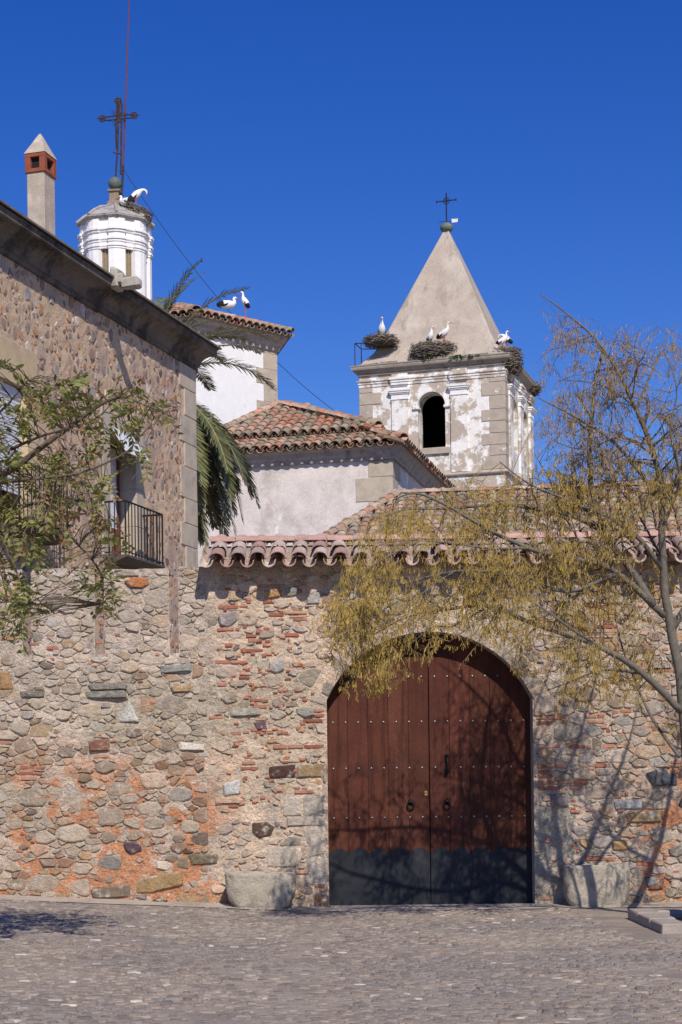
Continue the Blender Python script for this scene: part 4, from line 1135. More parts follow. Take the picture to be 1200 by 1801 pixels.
lay(T_FAR,(x2+.16,y2-.16,z2),(x2+.16,SD,z2),upS,sac,sm,lambda a,b:a>b*((y3-y2+.16)/upS.length)-.1,[0],'upper_side_tiles',PT,EXP)
g=tile_geo(.34,.30,.55,.13,.02,6,True)
def ridge(root,a,b,pal,name='ridge_tile',sc=1.0,matl=None):
    a,b=Vector(a),Vector(b); L=(b-a).length; n=max(1,int(L/(.44*sc))); d=(b-a)/L
    ex=d.cross(Vector((0,0,1))).normalized(); ez=ex.cross(d)
    for k in range(n):
        p=a+(b-a)*(k/n); mb=MB()
        mb.add([tuple(p+ex*(x*sc)+d*(y*sc)+ez*(z*sc+.03+.012*(y<.1))) for x,y,z in g[0]],g[1],jitc(rnd.choice(pal),.15,.05)); mb.build(name,matl or M_TILE,root)
RP=[(.46,.24,.15),(.38,.28,.2),(.50,.34,.25),(.34,.25,.18)]
ridge(sac,(EX,-EX,ze+.08),(EX-lowL,-EX+lowL,ze+rise+.08),RP); ridge(sac,(x2+.16,y2-.16,z2+.08),(x3,y3,z3+.06),RP); ridge(sac,(xl2,y2-.16,z2+.08),(x3-.3,y3,z3+.06),RP)
# ------------------------------------------------------------------ white hexagonal apse
AF=Frame(ray(487,660).x*60,60,42.8)
aps=empty('white_apse',AF.o,AF.a); tag(aps,'whitewashed polygonal church chancel with tiled eave where two storks stand','church')
am=Matrix.Translation(AF.o)@Matrix.Rotation(AF.a,4,'Z')
AL=-AF.ry(343,650)[0]
zae=AF.ry(440,606)[1]
hexp=[(0,0)]
an=math.pi                                        # walk left along the front, then round
x_,y_=0,0; pts=[(0.0,0.0)]
for k in range(5):
    x_+=AL*math.cos(an); y_+=AL*math.sin(an); pts.append((x_,y_)); an-=math.pi/3
ccw=[pts[0]]+pts[:0:-1]
# travel so that outward is on the right: front left -> front right -> away
order=[pts[1],pts[0]]+pts[:1:-1]
mb=MB(); n=6
mb.v=[(a,b,0) for a,b in order]+[(a,b,zae+.3) for a,b in order]
for j in range(6): mb.f.append([j,(j+1)%6,6+(j+1)%6,6+j]); mb.c.append(WHITE); mb.m.append(0)
mb.build('wall',M_WHITE2,aps)
mb=MB(); band(mb,[(0,-.06),(.09,-.05),(.11,.06),(.20,.14),(.22,.26),(.38,.36),(.40,.48),(0,.56)],[(a,b,zae) for a,b in order])
mb.build('cornice',MATS['grey_render'],aps)
# corner stones at the right edge
z=zae-5.2; k=0
while z<zae-.05:
    h=min(rnd.uniform(.50,.62),zae-z-.01); L=.95 if k%2 else .62; mb=MB(); e=.02
    q=[(-L,-e),(e*.6,-e),(e*1.2+.0,0),(-.28,.5*1.732-.0),(-L,.4)]
    v=[(a,b,z+.008) for a,b in q]+[(a,b,z+h-.008) for a,b in q]
    mb.add(v,[(0,1,6,5),(1,2,7,6),(2,3,8,7),(5,6,7,8,9),(4,3,2,1,0)]); mb.build('corner_stone',M_ASHLAR,aps); z+=h; k+=1
cxh=sum(p[0] for p in pts[:6])/len(pts[:6]) if len(pts)==6 else -AL/2
hc_=(-AL/2,AL*math.sqrt(3)/2)
EA=.52; k_=(AL*math.sqrt(3)/2+EA)/(AL*math.sqrt(3)/2)
eo=[(hc_[0]+(a-hc_[0])*k_,hc_[1]+(b-hc_[1])*k_) for a,b in order]
ze2=zae+.50; zap=ze2+AL*.36
mb=MB()
for j in range(6):
    a,b=eo[j],eo[(j+1)%6]; mb.add([(a[0],a[1],ze2-.02),(b[0],b[1],ze2-.02),(hc_[0],hc_[1],zap-.03)],[(0,1,2)])
mb.build('roof_bed',MATS['roof_bed'],aps)
lim=[300]
for j in (0,5):
    a,b=Vector((*eo[j],ze2)),Vector((*eo[(j+1)%6],ze2)); W_=(b-a).length; m_=(a+b)/2; up=Vector((hc_[0],hc_[1],zap))-m_
    lay(T_FAR,a,b,up,aps,am,(lambda W_,U:(lambda p,q: q/U*W_/2<p+.1 and p<W_-q/U*W_/2+.1))(W_,up.length),lim,'roof_tiles',.30,.40)
for j in (0,1): ridge(aps,(*eo[j],ze2+.08),(hc_[0],hc_[1],zap+.06),RP)
# ------------------------------------------------------------------ long tiled roof in front of the tower
NF=Frame(ray(700,880).x*46,46,-7)
nave=empty('long_tiled_building',NF.o,NF.a); tag(nave,'long low building showing only its weathered barrel tile roof behind the gate wall','building')
nm=Matrix.Translation(NF.o)@Matrix.Rotation(NF.a,4,'Z')
zr_=NF.ry(720,873)[1]; NL=14.5; DEP=6.2; zd=3.0
ze3=zr_-zd
mb=MB(); mb.box(-3.0,NL-.3,-DEP+.4,3.0,0,ze3-.05); mb.build('wall',M_SACR,nave)
xl0=-2.9
mb=MB(); mb.add([(xl0,-DEP,ze3-.03),(NL,-DEP,ze3-.03),(NL,0,zr_-.03),(0,0,zr_-.03),(NL,4.5,ze3+.6),(0,4.5,ze3+.6),(xl0,-DEP,ze3-.2),(NL,-DEP,ze3-.2),(xl0,3,ze3)],[(0,1,2,3),(3,2,4,5),(6,7,1,0),(0,3,5,8)])
mb.build('roof_bed',MATS['roof_bed'],nave)
T_NAVE=TileSet(.25,.46,.10,.02,5,[(.40,.25,.17),(.33,.26,.19),(.44,.31,.225),(.28,.225,.17),(.46,.36,.28),(.38,.22,.15),(.36,.31,.25)],M_TILE,7)
upn=Vector((0,DEP,zd)); LN=upn.length
def nin(a,b):
    if a+xl0 < xl0+(0-xl0)*b/LN-.1: return False
    x=xl0+a; y=-DEP+DEP*b/LN; z=ze3+zd*b/LN; u,v=proj(*NF.world(x,y,z)); return v<985 and u<1290
lay(T_NAVE,(xl0,-DEP,ze3),(NL,-DEP,ze3),upn,nave,nm,nin,[300],'roof_tiles',.265,.36)
ridge(nave,(0,0,zr_+.05),(NL,0,zr_+.05),RP,sc=.85); ridge(nave,(xl0,-DEP,ze3+.06),(0,0,zr_+.06),RP,sc=.85)
# ------------------------------------------------------------------ white belfry lantern
YB=66.0; bc=P(204,450,YB); q=YB/F_PX
bel=empty('white_lantern_tower',(bc.x,bc.y,0)); tag(bel,'white octagonal lantern tower with big iron cross behind the stone house','tower')
bo=(bc.x,bc.y,0); BZ=lambda v,u=204: P(u,v,YB-1.2).z
RB=61*q; th0=-math.pi/2+R(9.3)+R(0)              # a corner faces slightly right of the camera
oct_=lambda r:[(bc.x+r*math.cos(th0+k*math.pi/4),bc.y+r*math.sin(th0+k*math.pi/4)) for k in range(8)]
ztp=BZ(383); mb=MB(); pts=oct_(RB)
wz0=BZ(512); wz1=BZ(444); ww=.40
for k in range(8):
    a,b=Vector(pts[k]),Vector(pts[(k+1)%8]); L=(b-a).length; d_=(b-a)/L; nn=Vector((d_.y,-d_.x))
    fn=(lambda a,d_,nn:(lambda s_,z,h:(a.x+d_.x*s_-nn.x*h,a.y+d_.y*s_-nn.y*h,z)))(a,d_,nn)
    arch_face(mb,0,L,0,ztp,[(L/2,ww,wz0,wz1)],fn,.16,0,8)
mb.build('wall',M_WHITE2,bel,off=bo)
for k in range(8):                                # louvres
    a,b=Vector(pts[k]),Vector(pts[(k+1)%8]); m_=(a+b)/2; d_=(b-a).normalized(); nn=Vector((d_.y,-d_.x))
    if nn.y>.3: continue
    lv=empty('louvre',(m_.x-bc.x,m_.y-bc.y,0),0,bel)
    mb=MB(); c=m_-nn*.13
    v=[(c.x+d_.x*s_,c.y+d_.y*s_,z) for s_,z in ((-.21,wz0),(.21,wz0),(.21,wz1+.2),(-.21,wz1+.2))]
    mb.add(v,[(0,1,2,3)]); mb.build('board',M_LOUVRE,lv,off=(m_.x,m_.y,0))
    for s_ in (-.10,.0,.10):
        mb=MB(); mb.tube([(c.x+d_.x*s_+nn.x*.02,c.y+d_.y*s_+nn.y*.02,wz0),(c.x+d_.x*s_+nn.x*.02,c.y+d_.y*s_+nn.y*.02,wz1+.15)],.028,4); mb.build('slat',M_LOUVRE,lv,off=(m_.x,m_.y,0))
def oband(name,prof,z,matl,r=RB):
    mb=MB(); band(mb,prof,[(a,b,z) for a,b in oct_(r)]); return mb.build(name,matl,bel,off=bo)
for nm_,v_,e in (('upper_moulding',404,.10),('middle_moulding',421,.07),('lower_moulding',433,.045)):
    oband(nm_,[(0,-.10),(e*.4,-.08),(e*.6,-.02),(e,.0),(e,.06),(e*.5,.09),(0,.11)],BZ(v_),M_WHITE2)
for k in range(8):                                # corner pilasters with their own breaks in the mouldings
    p=pts[k]; ang=th0+k*math.pi/4
    if math.sin(ang)>.5: continue
    pl=empty('pilaster',(p[0]-bc.x,p[1]-bc.y,0),0,bel); oo=(p[0],p[1],0)
    ux,uy=math.cos(ang),math.sin(ang); tx,ty=-uy,ux
    def blk(mb,hw,e,z0,z1):
        pp=[(-hw,-.25),(-hw,e-.08),(-hw*.35,e),(hw*.35,e),(hw,e-.08),(hw,-.25)]
        v=[(p[0]+tx*a+ux*b,p[1]+ty*a+uy*b,z) for z in (z0,z1) for a,b in pp]
        mb.add(v,[(0,1,7,6),(1,2,8,7),(2,3,9,8),(3,4,10,9),(4,5,11,10),(6,7,8,9,10,11),(5,4,3,2,1,0)])
    mb=MB(); blk(mb,.32,.03,0,BZ(438)); blk(mb,.31,.025,BZ(437),BZ(384)); mb.build('shaft',M_WHITE2,pl,off=oo)
    for nm_,v_,e in (('moulding',404,.10),('moulding',421,.07),('moulding',433,.045)):
        mb=MB(); blk(mb,.345,e*.45+.03,BZ(v_)-.10,BZ(v_)-.02); blk(mb,.365,e*.75+.05,BZ(v_)-.015,BZ(v_)+.07); mb.build(nm_,M_WHITE2,pl,off=oo)
oband('roof_lip',[(0,-.04),(.06,-.02),(.12,.04),(.16,.06),(.16,.11),(0,.14)],ztp,M_SLATE)
zrt=BZ(346); mb=MB()
r1=RB+.15; prof=[(r1,ztp+.13),(r1*.80,ztp+.13+(zrt-ztp)*.30),(r1*.55,ztp+.13+(zrt-ztp)*.58),(r1*.32,ztp+(zrt-ztp)*.88),(.20,zrt+.1)]
mb.lathe([(r,z) for r,z in prof],8,bo,a0=th0); mb.build('roof',M_SLATE,bel,off=bo)
mb=MB()                                            # red tile hips
mb.build
for k in range(8):
    if math.sin(th0+k*math.pi/4)>.6: continue
    mb=MB(); mb.tube([(bc.x+r*math.cos(th0+k*math.pi/4),bc.y+r*math.sin(th0+k*math.pi/4),z+.01) for r,z in prof],[.06,.07,.07,.06,.05],6); mb.build('hip_roll',M_SLATE,bel,off=bo)
zp0=P(204,358,YB).z; zp1=P(204,336,YB).z
mb=MB(); mb.lathe([(.42,zp0-.45),(.36,zp0),(.27,zp0+.06),(.25,zp1-.10),(.34,zp1-.06),(.34,zp1),(.10,zp1+.04)],4,bo,a0=th0+.5); mb.build('pedestal',mat('brown_stone',(.27,.205,.15),.92,(),.2,6,.12,30,.4,20,.02),bel,off=bo)
zb1=P(204,323,YB).z
fc=empty('finial_cross',(0,0,zb1),0,bel); fo=(bc.x,bc.y,zb1)
mb=MB(); mb.lathe([(.26*math.sin(math.pi*k/10)+.001,zb1-.26*math.cos(math.pi*k/10)) for k in range(11)],16,bo,cap=False); mb.build('ball',mat('lead_ball',(.12,.14,.125),.6,[((.42,.42,.40),5,.58,.66)],.2,6,.1,30,0),fc,off=fo,smooth=True)
def cp_(u,v,dy=0): p=P(u,v,YB); return (p.x,p.y+dy,p.z)
mb=MB()
for (a,b) in (((203.5,312),(207,262)),((212.5,307),(214.5,182)),((207,262),(209,180)),((205,262),(204,214))): mb.tube([cp_(*a),cp_(*b)],.035,6)
mb.tube([cp_(199,268),cp_(215,271)],.03,6)
mb.build('cross_post',M_RUST,fc,off=fo)
mb=MB()
for dv in (-3,3): mb.tube([cp_(184,209+dv),cp_(233,204+dv)],.03,6)
mb.tube([cp_(206,174),cp_(206,215)],.03,6); mb.tube([cp_(210.5,174),cp_(210,215)],.03,6)
mb.build('cross_arm',M_RUST,fc,off=fo)
for (u,v,ax_) in ((180,208.5,0),(236,203,0),(208,178,1)):
    mb=MB()
    for k in range(6):
        t=k*math.pi/3; r_=.12; mb.tube([cp_(u,v),tuple(Vector(cp_(u,v))+Vector((r_*math.cos(t),0,r_*math.sin(t))))],.028,5)
    mb.tube([tuple(Vector(cp_(u,v))+Vector((.13*math.cos(k*.785),0,.13*math.sin(k*.785)))) for k in range(9)],.024,5,cap=False)
    e=Vector(cp_(u,v)); dd=Vector((0,0,1)) if ax_ else Vector((-1 if u<200 else 1,0,0)); mb.tube([tuple(e),tuple(e+dd*.24)],[.04,.008],5)
    mb.build('fleuron',M_RUST,fc,off=fo)
for k in range(20):
    t=2*math.pi*k/20+.1; 
    if min(abs(math.cos(t)),abs(math.sin(t)))<.22: continue
    c=Vector(cp_(208.5,206.5)); mb=MB(); r_=.42 if k%2 else .33
    mb.tube([tuple(c+Vector((.12*math.cos(t),0,.12*math.sin(t)))),tuple(c+Vector((r_*math.cos(t),0,r_*math.sin(t))))],[.02,.008],4); mb.build('ray',M_RUST,fc,off=fo)
mast=empty('lightning_mast',cp_(213,350,.1)); mo=cp_(213,350,.1); tag(mast,'thin reddish mast rising beside the big iron cross out of the picture','mast')
mb=MB(); mb.tube([cp_(213,352,.1),cp_(216.5,290,.1)],.042,6); mb.build('foot_pole',M_RUST,mast,off=mo)
mb=MB(); mb.tube([cp_(216.5,292,.1),cp_(222,130,.1),cp_(228,-25,.1)],[.036,.03,.022],6); mb.build('rod',mat('red_lead_paint',(.16,.045,.045),.7,(),.2,4,.1,20,0),mast,off=mo)
mb=MB(); mb.tube([cp_(210,300,.1),cp_(219,297,.1)],.03,5); mb.build('clamp',M_RUST,mast,off=mo)
# cable sagging from the mast to the tower
pa=Vector(cp_(217,297,.1)); pb=TF.world(-TW-.05,-.1,TF.ry(636,752)[1])
mb=MB(); cpts=[]
for k in range(33):
    t=k/32; p=pa.lerp(pb,t); p.z-=4*1.05*t*(1-t); cpts.append(tuple(p))
mb.tube(cpts,.013,5); tag(mb.build('sagging_cable',mat('cable_grey',(.035,.035,.045),.7,(),0,5,0,5,0),None),'thin dark cable sagging from the lantern mast to the bell tower','cable')
# church body behind the house: roof joining lantern and chancel
BF=Frame(P(110,480,62).x,62,ANG)
br=empty('church_nave',BF.o,BF.a); tag(br,'orange tiled church nave roof showing just above the house cornice','church')
zbr=BF.ry(150,452)[1]
mb=MB(); mb.box(-6,1.3,-2.6,2.4,0,zbr-1.15); mb.build('wall',M_WHITE,br)
mb=MB(); mb.add([(-6.3,-3,zbr-1.25),(1.6,-3,zbr-1.25),(.2,1.2,zbr),(-6.3,1.2,zbr),(1.6,4,zbr-1.25),(.2,4,zbr-1.25)],[(0,1,2,3),(1,4,5,2)]); mb.build('roof_bed',MATS['roof_bed'],br)
upb=Vector((0,4.2,1.3)); 
lay(T_FAR,(-4,-3,zbr-1.22),(1.6,-3,zbr-1.22),Vector((0,4.2,1.25)),br,Matrix(),lambda a,b: a<5.6-b*.32,[200],'roof_tiles',.32,.42)
ridge(br,(1.6,-3,zbr-1.2),(.2,1.2,zbr+.06),RP); ridge(br,(.2,1.2,zbr+.05),(-6,1.2,zbr+.05),RP)
# ------------------------------------------------------------------ stone troughs
def trough(name,label,cx,cy,w,d,h,z0,tilt,seed,foot=.74):
    o=empty(name,(cx,cy,z0)); o.rotation_euler=(0,tilt,0); tag(o,label,'trough')
    N_=96; prof=[(foot*.72,.0),(foot*.90,.012),(foot,.05),(foot+(1-foot)*.45,.16),(foot+(1-foot)*.78,.34),(.985,.60),(1.0,.82),(.99,.93),(.96,.985),(.92,1.0),(.80,1.005),(.755,.97),(.73,.70)]
    pq=[]
    for i in range(len(prof)-1):
        for k in range(5): pq.append((prof[i][0]+(prof[i+1][0]-prof[i][0])*k/5,prof[i][1]+(prof[i+1][1]-prof[i][1])*k/5))
    prof=pq+[prof[-1]]
    mb=MB()
    for (s_,t) in prof:
        for j in range(N_):
            a=2*math.pi*j/N_; c,s2=math.cos(a),math.sin(a); p=4.0
            r=1/((abs(c)**p+abs(s2)**p)**(1/p))
            x,y,z=c*r*w/2*s_,s2*r*d/2*(s_*.5+.5),t*h
            k=1+.055*fbm(x*3+seed,y*3,z*3)+.034*fbm(x*10+seed,y*10,z*10,5)
            mb.v.append((x*k,y*k,z+(.012*fbm(x*5+seed,y*5,2) if t>.1 else 0)))
    for i in range(len(prof)-1):
        for j in range(N_):
            a=i*N_+j; b=i*N_+(j+1)%N_; mb.f.append([a,b,b+N_,a+N_]); mb.c.append(WHITE); mb.m.append(0)
    mb.f.append(list(range(N_))[::-1]); mb.c.append(WHITE); mb.m.append(0)
    mb.build('basin',M_TROUGH,o,smooth=True)
    mb=MB(); mb.lathe([(w*.37,h*.80),(w*.2,h*.83),(.01,h*.84)],20,(0,0,0)); 
    mb.v=[(x,y*d/w,z) for x,y,z in mb.v]; mb.build('soil',mat('dry_soil',(.13,.10,.075),.97,(),.25,12,.25,50,.6,40,.02),o)
    return o
c=P(457,1560,19.62); trough('stone_trough','pale granite trough sunk askew against the wall left of the gate',c.x,19.68,.82,.46,.435,gz(c.x,19.7)-.02,R(2.2),1.3,.68)
c=P(1052,1560,19.62); trough('stone_trough','granite trough crossed by tree shadow right of the gate',c.x,19.72,.76,.46,.50,-.012,R(-.6),6.1,.80)
# ------------------------------------------------------------------ kerbed tree pit
kb=empty('tree_pit_kerb',(3.6,17.1,0)); tag(kb,'granite kerb round the tree pit at the right edge','kerb')
KX=2.98; KY0,KY1=15.95,17.85; ko=(3.6,17.1,0)
def kst(x0,x1,y0,y1,h): 
    mb=MB(); mb.bev(x0+.003,x1-.004,y0+.003,y1-.004,-.08,h,.012,jitc((1,1,1),.05) if False else WHITE,0,.006); mb.build('kerb_stone',M_KERB,kb,off=ko)
y=KY0
for L in (.62,.70,.58): kst(KX,KX+.26,y,min(y+L,KY1),.10+rnd.uniform(-.008,.006)); y+=L
x=KX+.262
for L in (.28,.80,.85,.7): kst(x,x+L,KY0,KY0+.24,.10+rnd.uniform(-.008,.008)); x+=L
x=KX+.262
for L in (.7,.6,.75,.6): kst(x,x+L,KY1-.26,KY1,.095); x+=L
mb=MB(); mb.add([(KX+.2,KY0+.2,.02),(KX+3,KY0+.2,.02),(KX+3,KY1-.2,.02),(KX+.2,KY1-.2,.02)],[(0,1,2,3)]); mb.build('pit_soil',MATS['dry_soil'],kb,off=ko)
# ------------------------------------------------------------------ trees
def smooth_path(pts,rad,sub=4):
    pts=[Vector(p) for p in pts]; n=len(pts); P_=[];R_=[]
    for i in range(n-1):
        p0,p1,p2,p3=pts[max(i-1,0)],pts[i],pts[i+1],pts[min(i+2,n-1)]
        for k in range(sub):
            t=k/sub
            P_.append(.5*((2*p1)+(p2-p0)*t+(2*p0-5*p1+4*p2-p3)*t*t+(3*p1-p0-3*p2+p3)*t**3)); R_.append(rad[i]+(rad[i+1]-rad[i])*t)
    P_.append(pts[-1]); R_.append(rad[-1]); return P_,R_
def rad_lin(n,a,b,e=.75): return [a+(b-a)*(i/(n-1))**e for i in range(n)]
def in_poly(u,v,poly):
    r=False; j=len(poly)-1
    for i in range(len(poly)):
        if (poly[i][1]>v)!=(poly[j][1]>v) and u<(poly[j][0]-poly[i][0])*(v-poly[i][1])/(poly[j][1]-poly[i][1])+poly[i][0]: r=not r
        j=i
    return r
BK=[(.21,.15,.085),(.26,.19,.105),(.15,.11,.07)]
LIMBS=[
 ('trunk',[(1222,1640,17.2),(1216,1450,17.2),(1208,1300,17.15),(1199,1200,17.1),(1178,1090,17.05),(1167,1000,17),(1163,880,16.9),(1150,800,16.8),(1120,720,16.7),(1085,650,16.7),(1050,600,16.7),(1005,558,16.7),(952,518,16.7)],.10,.005),
 ('limb',[(1200,1250,17.1),(1130,1185,16.9),(1054,1137,16.7),(954,1103,16.6),(855,1065,16.5),(780,1072,16.4),(700,1092,16.3),(625,1140,16.3)],.045,.004),
 ('limb',[(965,1107,16.6),(1000,1062,16.9),(998,1015,17.1),(975,975,17.2),(960,930,17.2)],.022,.004),
 ('limb',[(1170,1085,17),(1085,1007,16.8),(1016,984,16.6),(931,965,16.5),(850,925,16.4),(790,890,16.3),(735,868,16.3),(690,880,16.3)],.038,.008),
 ('limb',[(1152,1066,16.95),(1112,1002,16.9),(1068,939,16.85),(1036,830,16.8),(1046,690,16.8),(1062,610,16.8)],.050,.014),
 ('limb',[(1180,1110,17.1),(1225,1029,17.1),(1262,930,17.1),(1306,820,17.1),(1330,700,17.1)],.045,.006),
 ('limb',[(1190,1150,17.1),(1250,1060,17.2),(1320,980,17.2),(1400,930,17.2)],.03,.005),
 ('limb',[(1068,939,16.85),(1000,905,16.8),(900,890,16.8),(800,893,16.8),(716,897,16.8),(650,915,16.8)],.030,.006),
 ('limb',[(1166,1000,17),(1110,935,16.8),(1060,905,16.7),(1000,880,16.6),(930,850,16.6),(880,812,16.6)],.030,.006),
 ('limb',[(1085,930,16.75),(1040,900,17),(985,880,17.1),(962,835,17.2),(938,795,17.2)],.016,.003),
 ('limb',[(1060,905,16.7),(1020,880,17.1),(1011,830,17.2),(1005,770,17.2)],.014,.003),
 ('limb',[(1162,880,16.9),(1105,805,16.7),(1050,755,16.6),(990,722,16.5),(948,700,16.5)],.026,.005),
 ('limb',[(1122,722,16.7),(1085,690,16.5),(1035,672,16.5),(980,668,16.5)],.014,.003),
 ('limb',[(1120,720,16.7),(1148,650,16.9),(1170,600,17),(1195,560,17.1)],.016,.003),
 ('limb',[(1163,900,16.9),(1205,800,17.2),(1222,700,17.4),(1215,620,17.5)],.03,.004),
 ('limb',[(1202,1420,17.2),(1262,1270,17.3),(1330,1120,17.4),(1370,950,17.4),(1390,800,17.4)],.075,.006),
 ('limb',[(1085,1007,16.8),(1000,1040,16.4),(900,1012,16.2),(800,1005,16.1),(700,1030,16.1),(615,1065,16.1)],.026,.003),
 ('limb',[(931,965,16.5),(840,962,16.2),(740,950,16.1),(660,955,16.1)],.018,.003),
 ('limb',[(855,1065,16.5),(800,1100,16.6),(760,1105,16.7),(700,1150,16.8),(660,1180,16.8)],.014,.003),
 ('limb',[(1130,1185,16.9),(1060,1180,17.2),(1000,1200,17.4),(960,1215,17.5)],.02,.003),
 ('limb',[(1196,1330,17.15),(1150,1270,17.4),(1110,1180,17.6),(1085,1100,17.7),(1080,1040,17.7)],.024,.003),
 ('limb',[(1054,1137,16.7),(1010,1110,16.2),(940,1060,16.0),(880,1040,15.9)],.018,.003),
 ('limb',[(700,1030,16.1),(640,1045,16.0),(590,1070,15.9),(560,1105,15.9)],.008,.003),
 ('limb',[(740,950,16.1),(670,985,15.9),(625,1020,15.9),(585,1050,15.9)],.009,.003),
 ('limb',[(780,1072,16.4),(730,1050,16.0),(670,1075,15.9),(600,1120,15.9),(575,1160,15.9)],.009,.003),
 ('limb',[(800,1005,16.1),(760,1030,15.8),(700,1080,15.7),(650,1110,15.7)],.009,.003),
 ('limb',[(900,1012,16.2),(880,1060,15.9),(830,1100,15.8),(790,1130,15.8)],.009,.003),
 ('limb',[(1150,800,16.8),(1090,770,16.6),(1020,790,16.5),(965,770,16.5)],.014,.003),
 ('limb',[(1163,930,16.95),(1195,850,16.6),(1180,760,16.4),(1190,680,16.4),(1170,620,16.4)],.018,.003),
 ('limb',[(1085,650,16.7),(1110,600,16.8),(1130,575,16.8)],.009,.003),
 ('limb',[(1166,985,17),(1120,900,17.3),(1085,850,17.4),(1075,790,17.4)],.014,.003),
 ('limb',[(1330,1120,17.4),(1290,1000,17.0),(1250,900,16.8),(1220,840,16.7)],.03,.004)]
MASK=[(540,1120),(548,1070),(595,1015),(602,950),(640,893),(720,868),(800,835),(880,800),(925,790),(938,740),(930,650),(958,600),(935,525),(950,505),(1010,540),(1080,556),(1200,566),(1450,560),(1450,1330),(1150,1300),(1020,1275),(935,1240),(905,1180),(850,1150),(835,1185),(720,1200),(655,1232),(585,1232),(590,1190),(558,1150)]
tree=empty('catkin_tree',(P(1206,1640,17.2).x,17.2,0)); tag(tree,'leafless tree with dangling yellow catkins leaning over the gate from the right','tree')
to=tuple(tree.location)
tr=random.Random(77)
allp=[]; BR_=MB(); CAT=MB(); NTW=[0]
KPAL=[(.48,.34,.09),(.55,.41,.12),(.40,.285,.08),(.52,.365,.10),(.45,.335,.115)]
UPAL=[(.42,.30,.13),(.48,.355,.155),(.36,.255,.115)]
def catkins(p,d,n,up):
    for _ in range(n):
        q=p+d*tr.uniform(0,1); L=tr.uniform(.02,.062); w_=tr.uniform(.0019,.0034)
        a=tr.uniform(0,6.28); sx,sy=math.cos(a)*w_,math.sin(a)*w_; lx,ly=tr.uniform(-.022,.022),tr.uniform(-.022,.022)
        c=jitc(tr.choice(UPAL if up else KPAL),.25,.06)
        v=[]
        for (dx,dy) in ((sx,sy),(-sy,sx)):
            v+=[(q.x+dx*.4,q.y+dy*.4,q.z),(q.x-dx*.4,q.y-dy*.4,q.z),(q.x-dx+lx,q.y-dy+ly,q.z-L),(q.x+dx+lx,q.y+dy+ly,q.z-L)]
        CAT.add(v,[(0,1,2,3),(4,5,6,7)],c)
def twig(p,d,L,r,lev,up):
    """grow one shoot: returns nothing, adds tube and offspring"""
    u,v=proj(*p)
    if lev>=2 and not in_poly(u,v,MASK): return
    k=5 if lev<3 else 3; pts=[p.copy()]; dd=d.normalized()
    for i in range(k):
        dd=(dd+Vector((tr.gauss(0,.16),tr.gauss(0,.16),tr.gauss(0,.13)-(.10 if lev>=3 else .03))))
        dd.normalize(); pts.append(pts[-1]+dd*(L/k))
    e=pts[-1]; u,v=proj(*e)
    if not in_poly(u,v,MASK): return
    BR_.tube(pts,[r*(1-.75*i/k) for i in range(k+1)],4 if lev<3 else 3,jitc(tr.choice(BK),.15),cap=False)
    if lev>=3:
        NTW[0]+=1
        for i in range(1,k+1): catkins(pts[i-1],pts[i]-pts[i-1],(6 if not up else 3),up)
        return
    nch={1:5,2:4}[lev] if not up else {1:5,2:5}[lev]
    for i in range(nch):
        t=tr.uniform(.25,1.0); j=min(k-1,int(t*k)); q=pts[j].lerp(pts[j+1],t*k-j)
        side=Vector((tr.gauss(0,1),tr.gauss(0,.8),tr.gauss(0,.9))); side=(side-dd*side.dot(dd)*.6).normalized()
        nd=(dd*.65+side*.9+Vector((0,0,.12 if lev<2 else -.05)))
        twig(q,nd,L*tr.uniform(.45,.75) if lev<2 else tr.uniform(.16,.34),r*.55,lev+1,up)
for nm_,pl,r0,r1 in LIMBS:
    W_=[P(*p) for p in pl]
    pts,rr=smooth_path(W_,rad_lin(len(W_),r0,r1,.6 if nm_=='trunk' else 1.0))
    pts=[p+Vector((nz(p.x*3,p.z*3,1),nz(p.x*3,p.z*3,7),nz(p.x*3,p.z*3,13)))*min(.05,.012+rr[i]*.35) for i,p in enumerate(pts)]
    rr=[q*.88 for q in rr]
    mb=MB(); mb.tube(pts,rr,10 if r0>.05 else 7,(.155,.135,.11)); mb.build('trunk' if nm_=='trunk' else 'limb',M_BARK,tree,off=to,smooth=True)
    tot=sum((pts[i+1]-pts[i]).length for i in range(len(pts)-1)); n=int(tot*(6.2 if min(p[1] for p in pl)<800 or nm_=='trunk' else 9.0))
    for _ in range(n):
        i=tr.randrange(int(len(pts)*(.45 if nm_=='trunk' else .12)),len(pts)-1); q=pts[i].lerp(pts[i+1],tr.random())
        dd=(pts[i+1]-pts[i]).normalized(); side=Vector((tr.gauss(0,1),tr.gauss(0,.9),tr.gauss(.15,.8))); side=(side-dd*side.dot(dd)).normalized()
        u,v=proj(*q); up=v<840
        if u>1215 and tr.random()<.65: continue
        twig(q,dd*.5+side,tr.uniform(.22,.62),max(.0035,min(.011,rr[i]*.45)),tr.choice((1,2,2)) ,up)
BR_.build('branches',M_BARK,tree,off=to); tag(CAT.build('catkins',M_CATKIN,tree,off=to),kind='stuff')
print('twigs',NTW[0],'catkin faces',len(CAT.f))
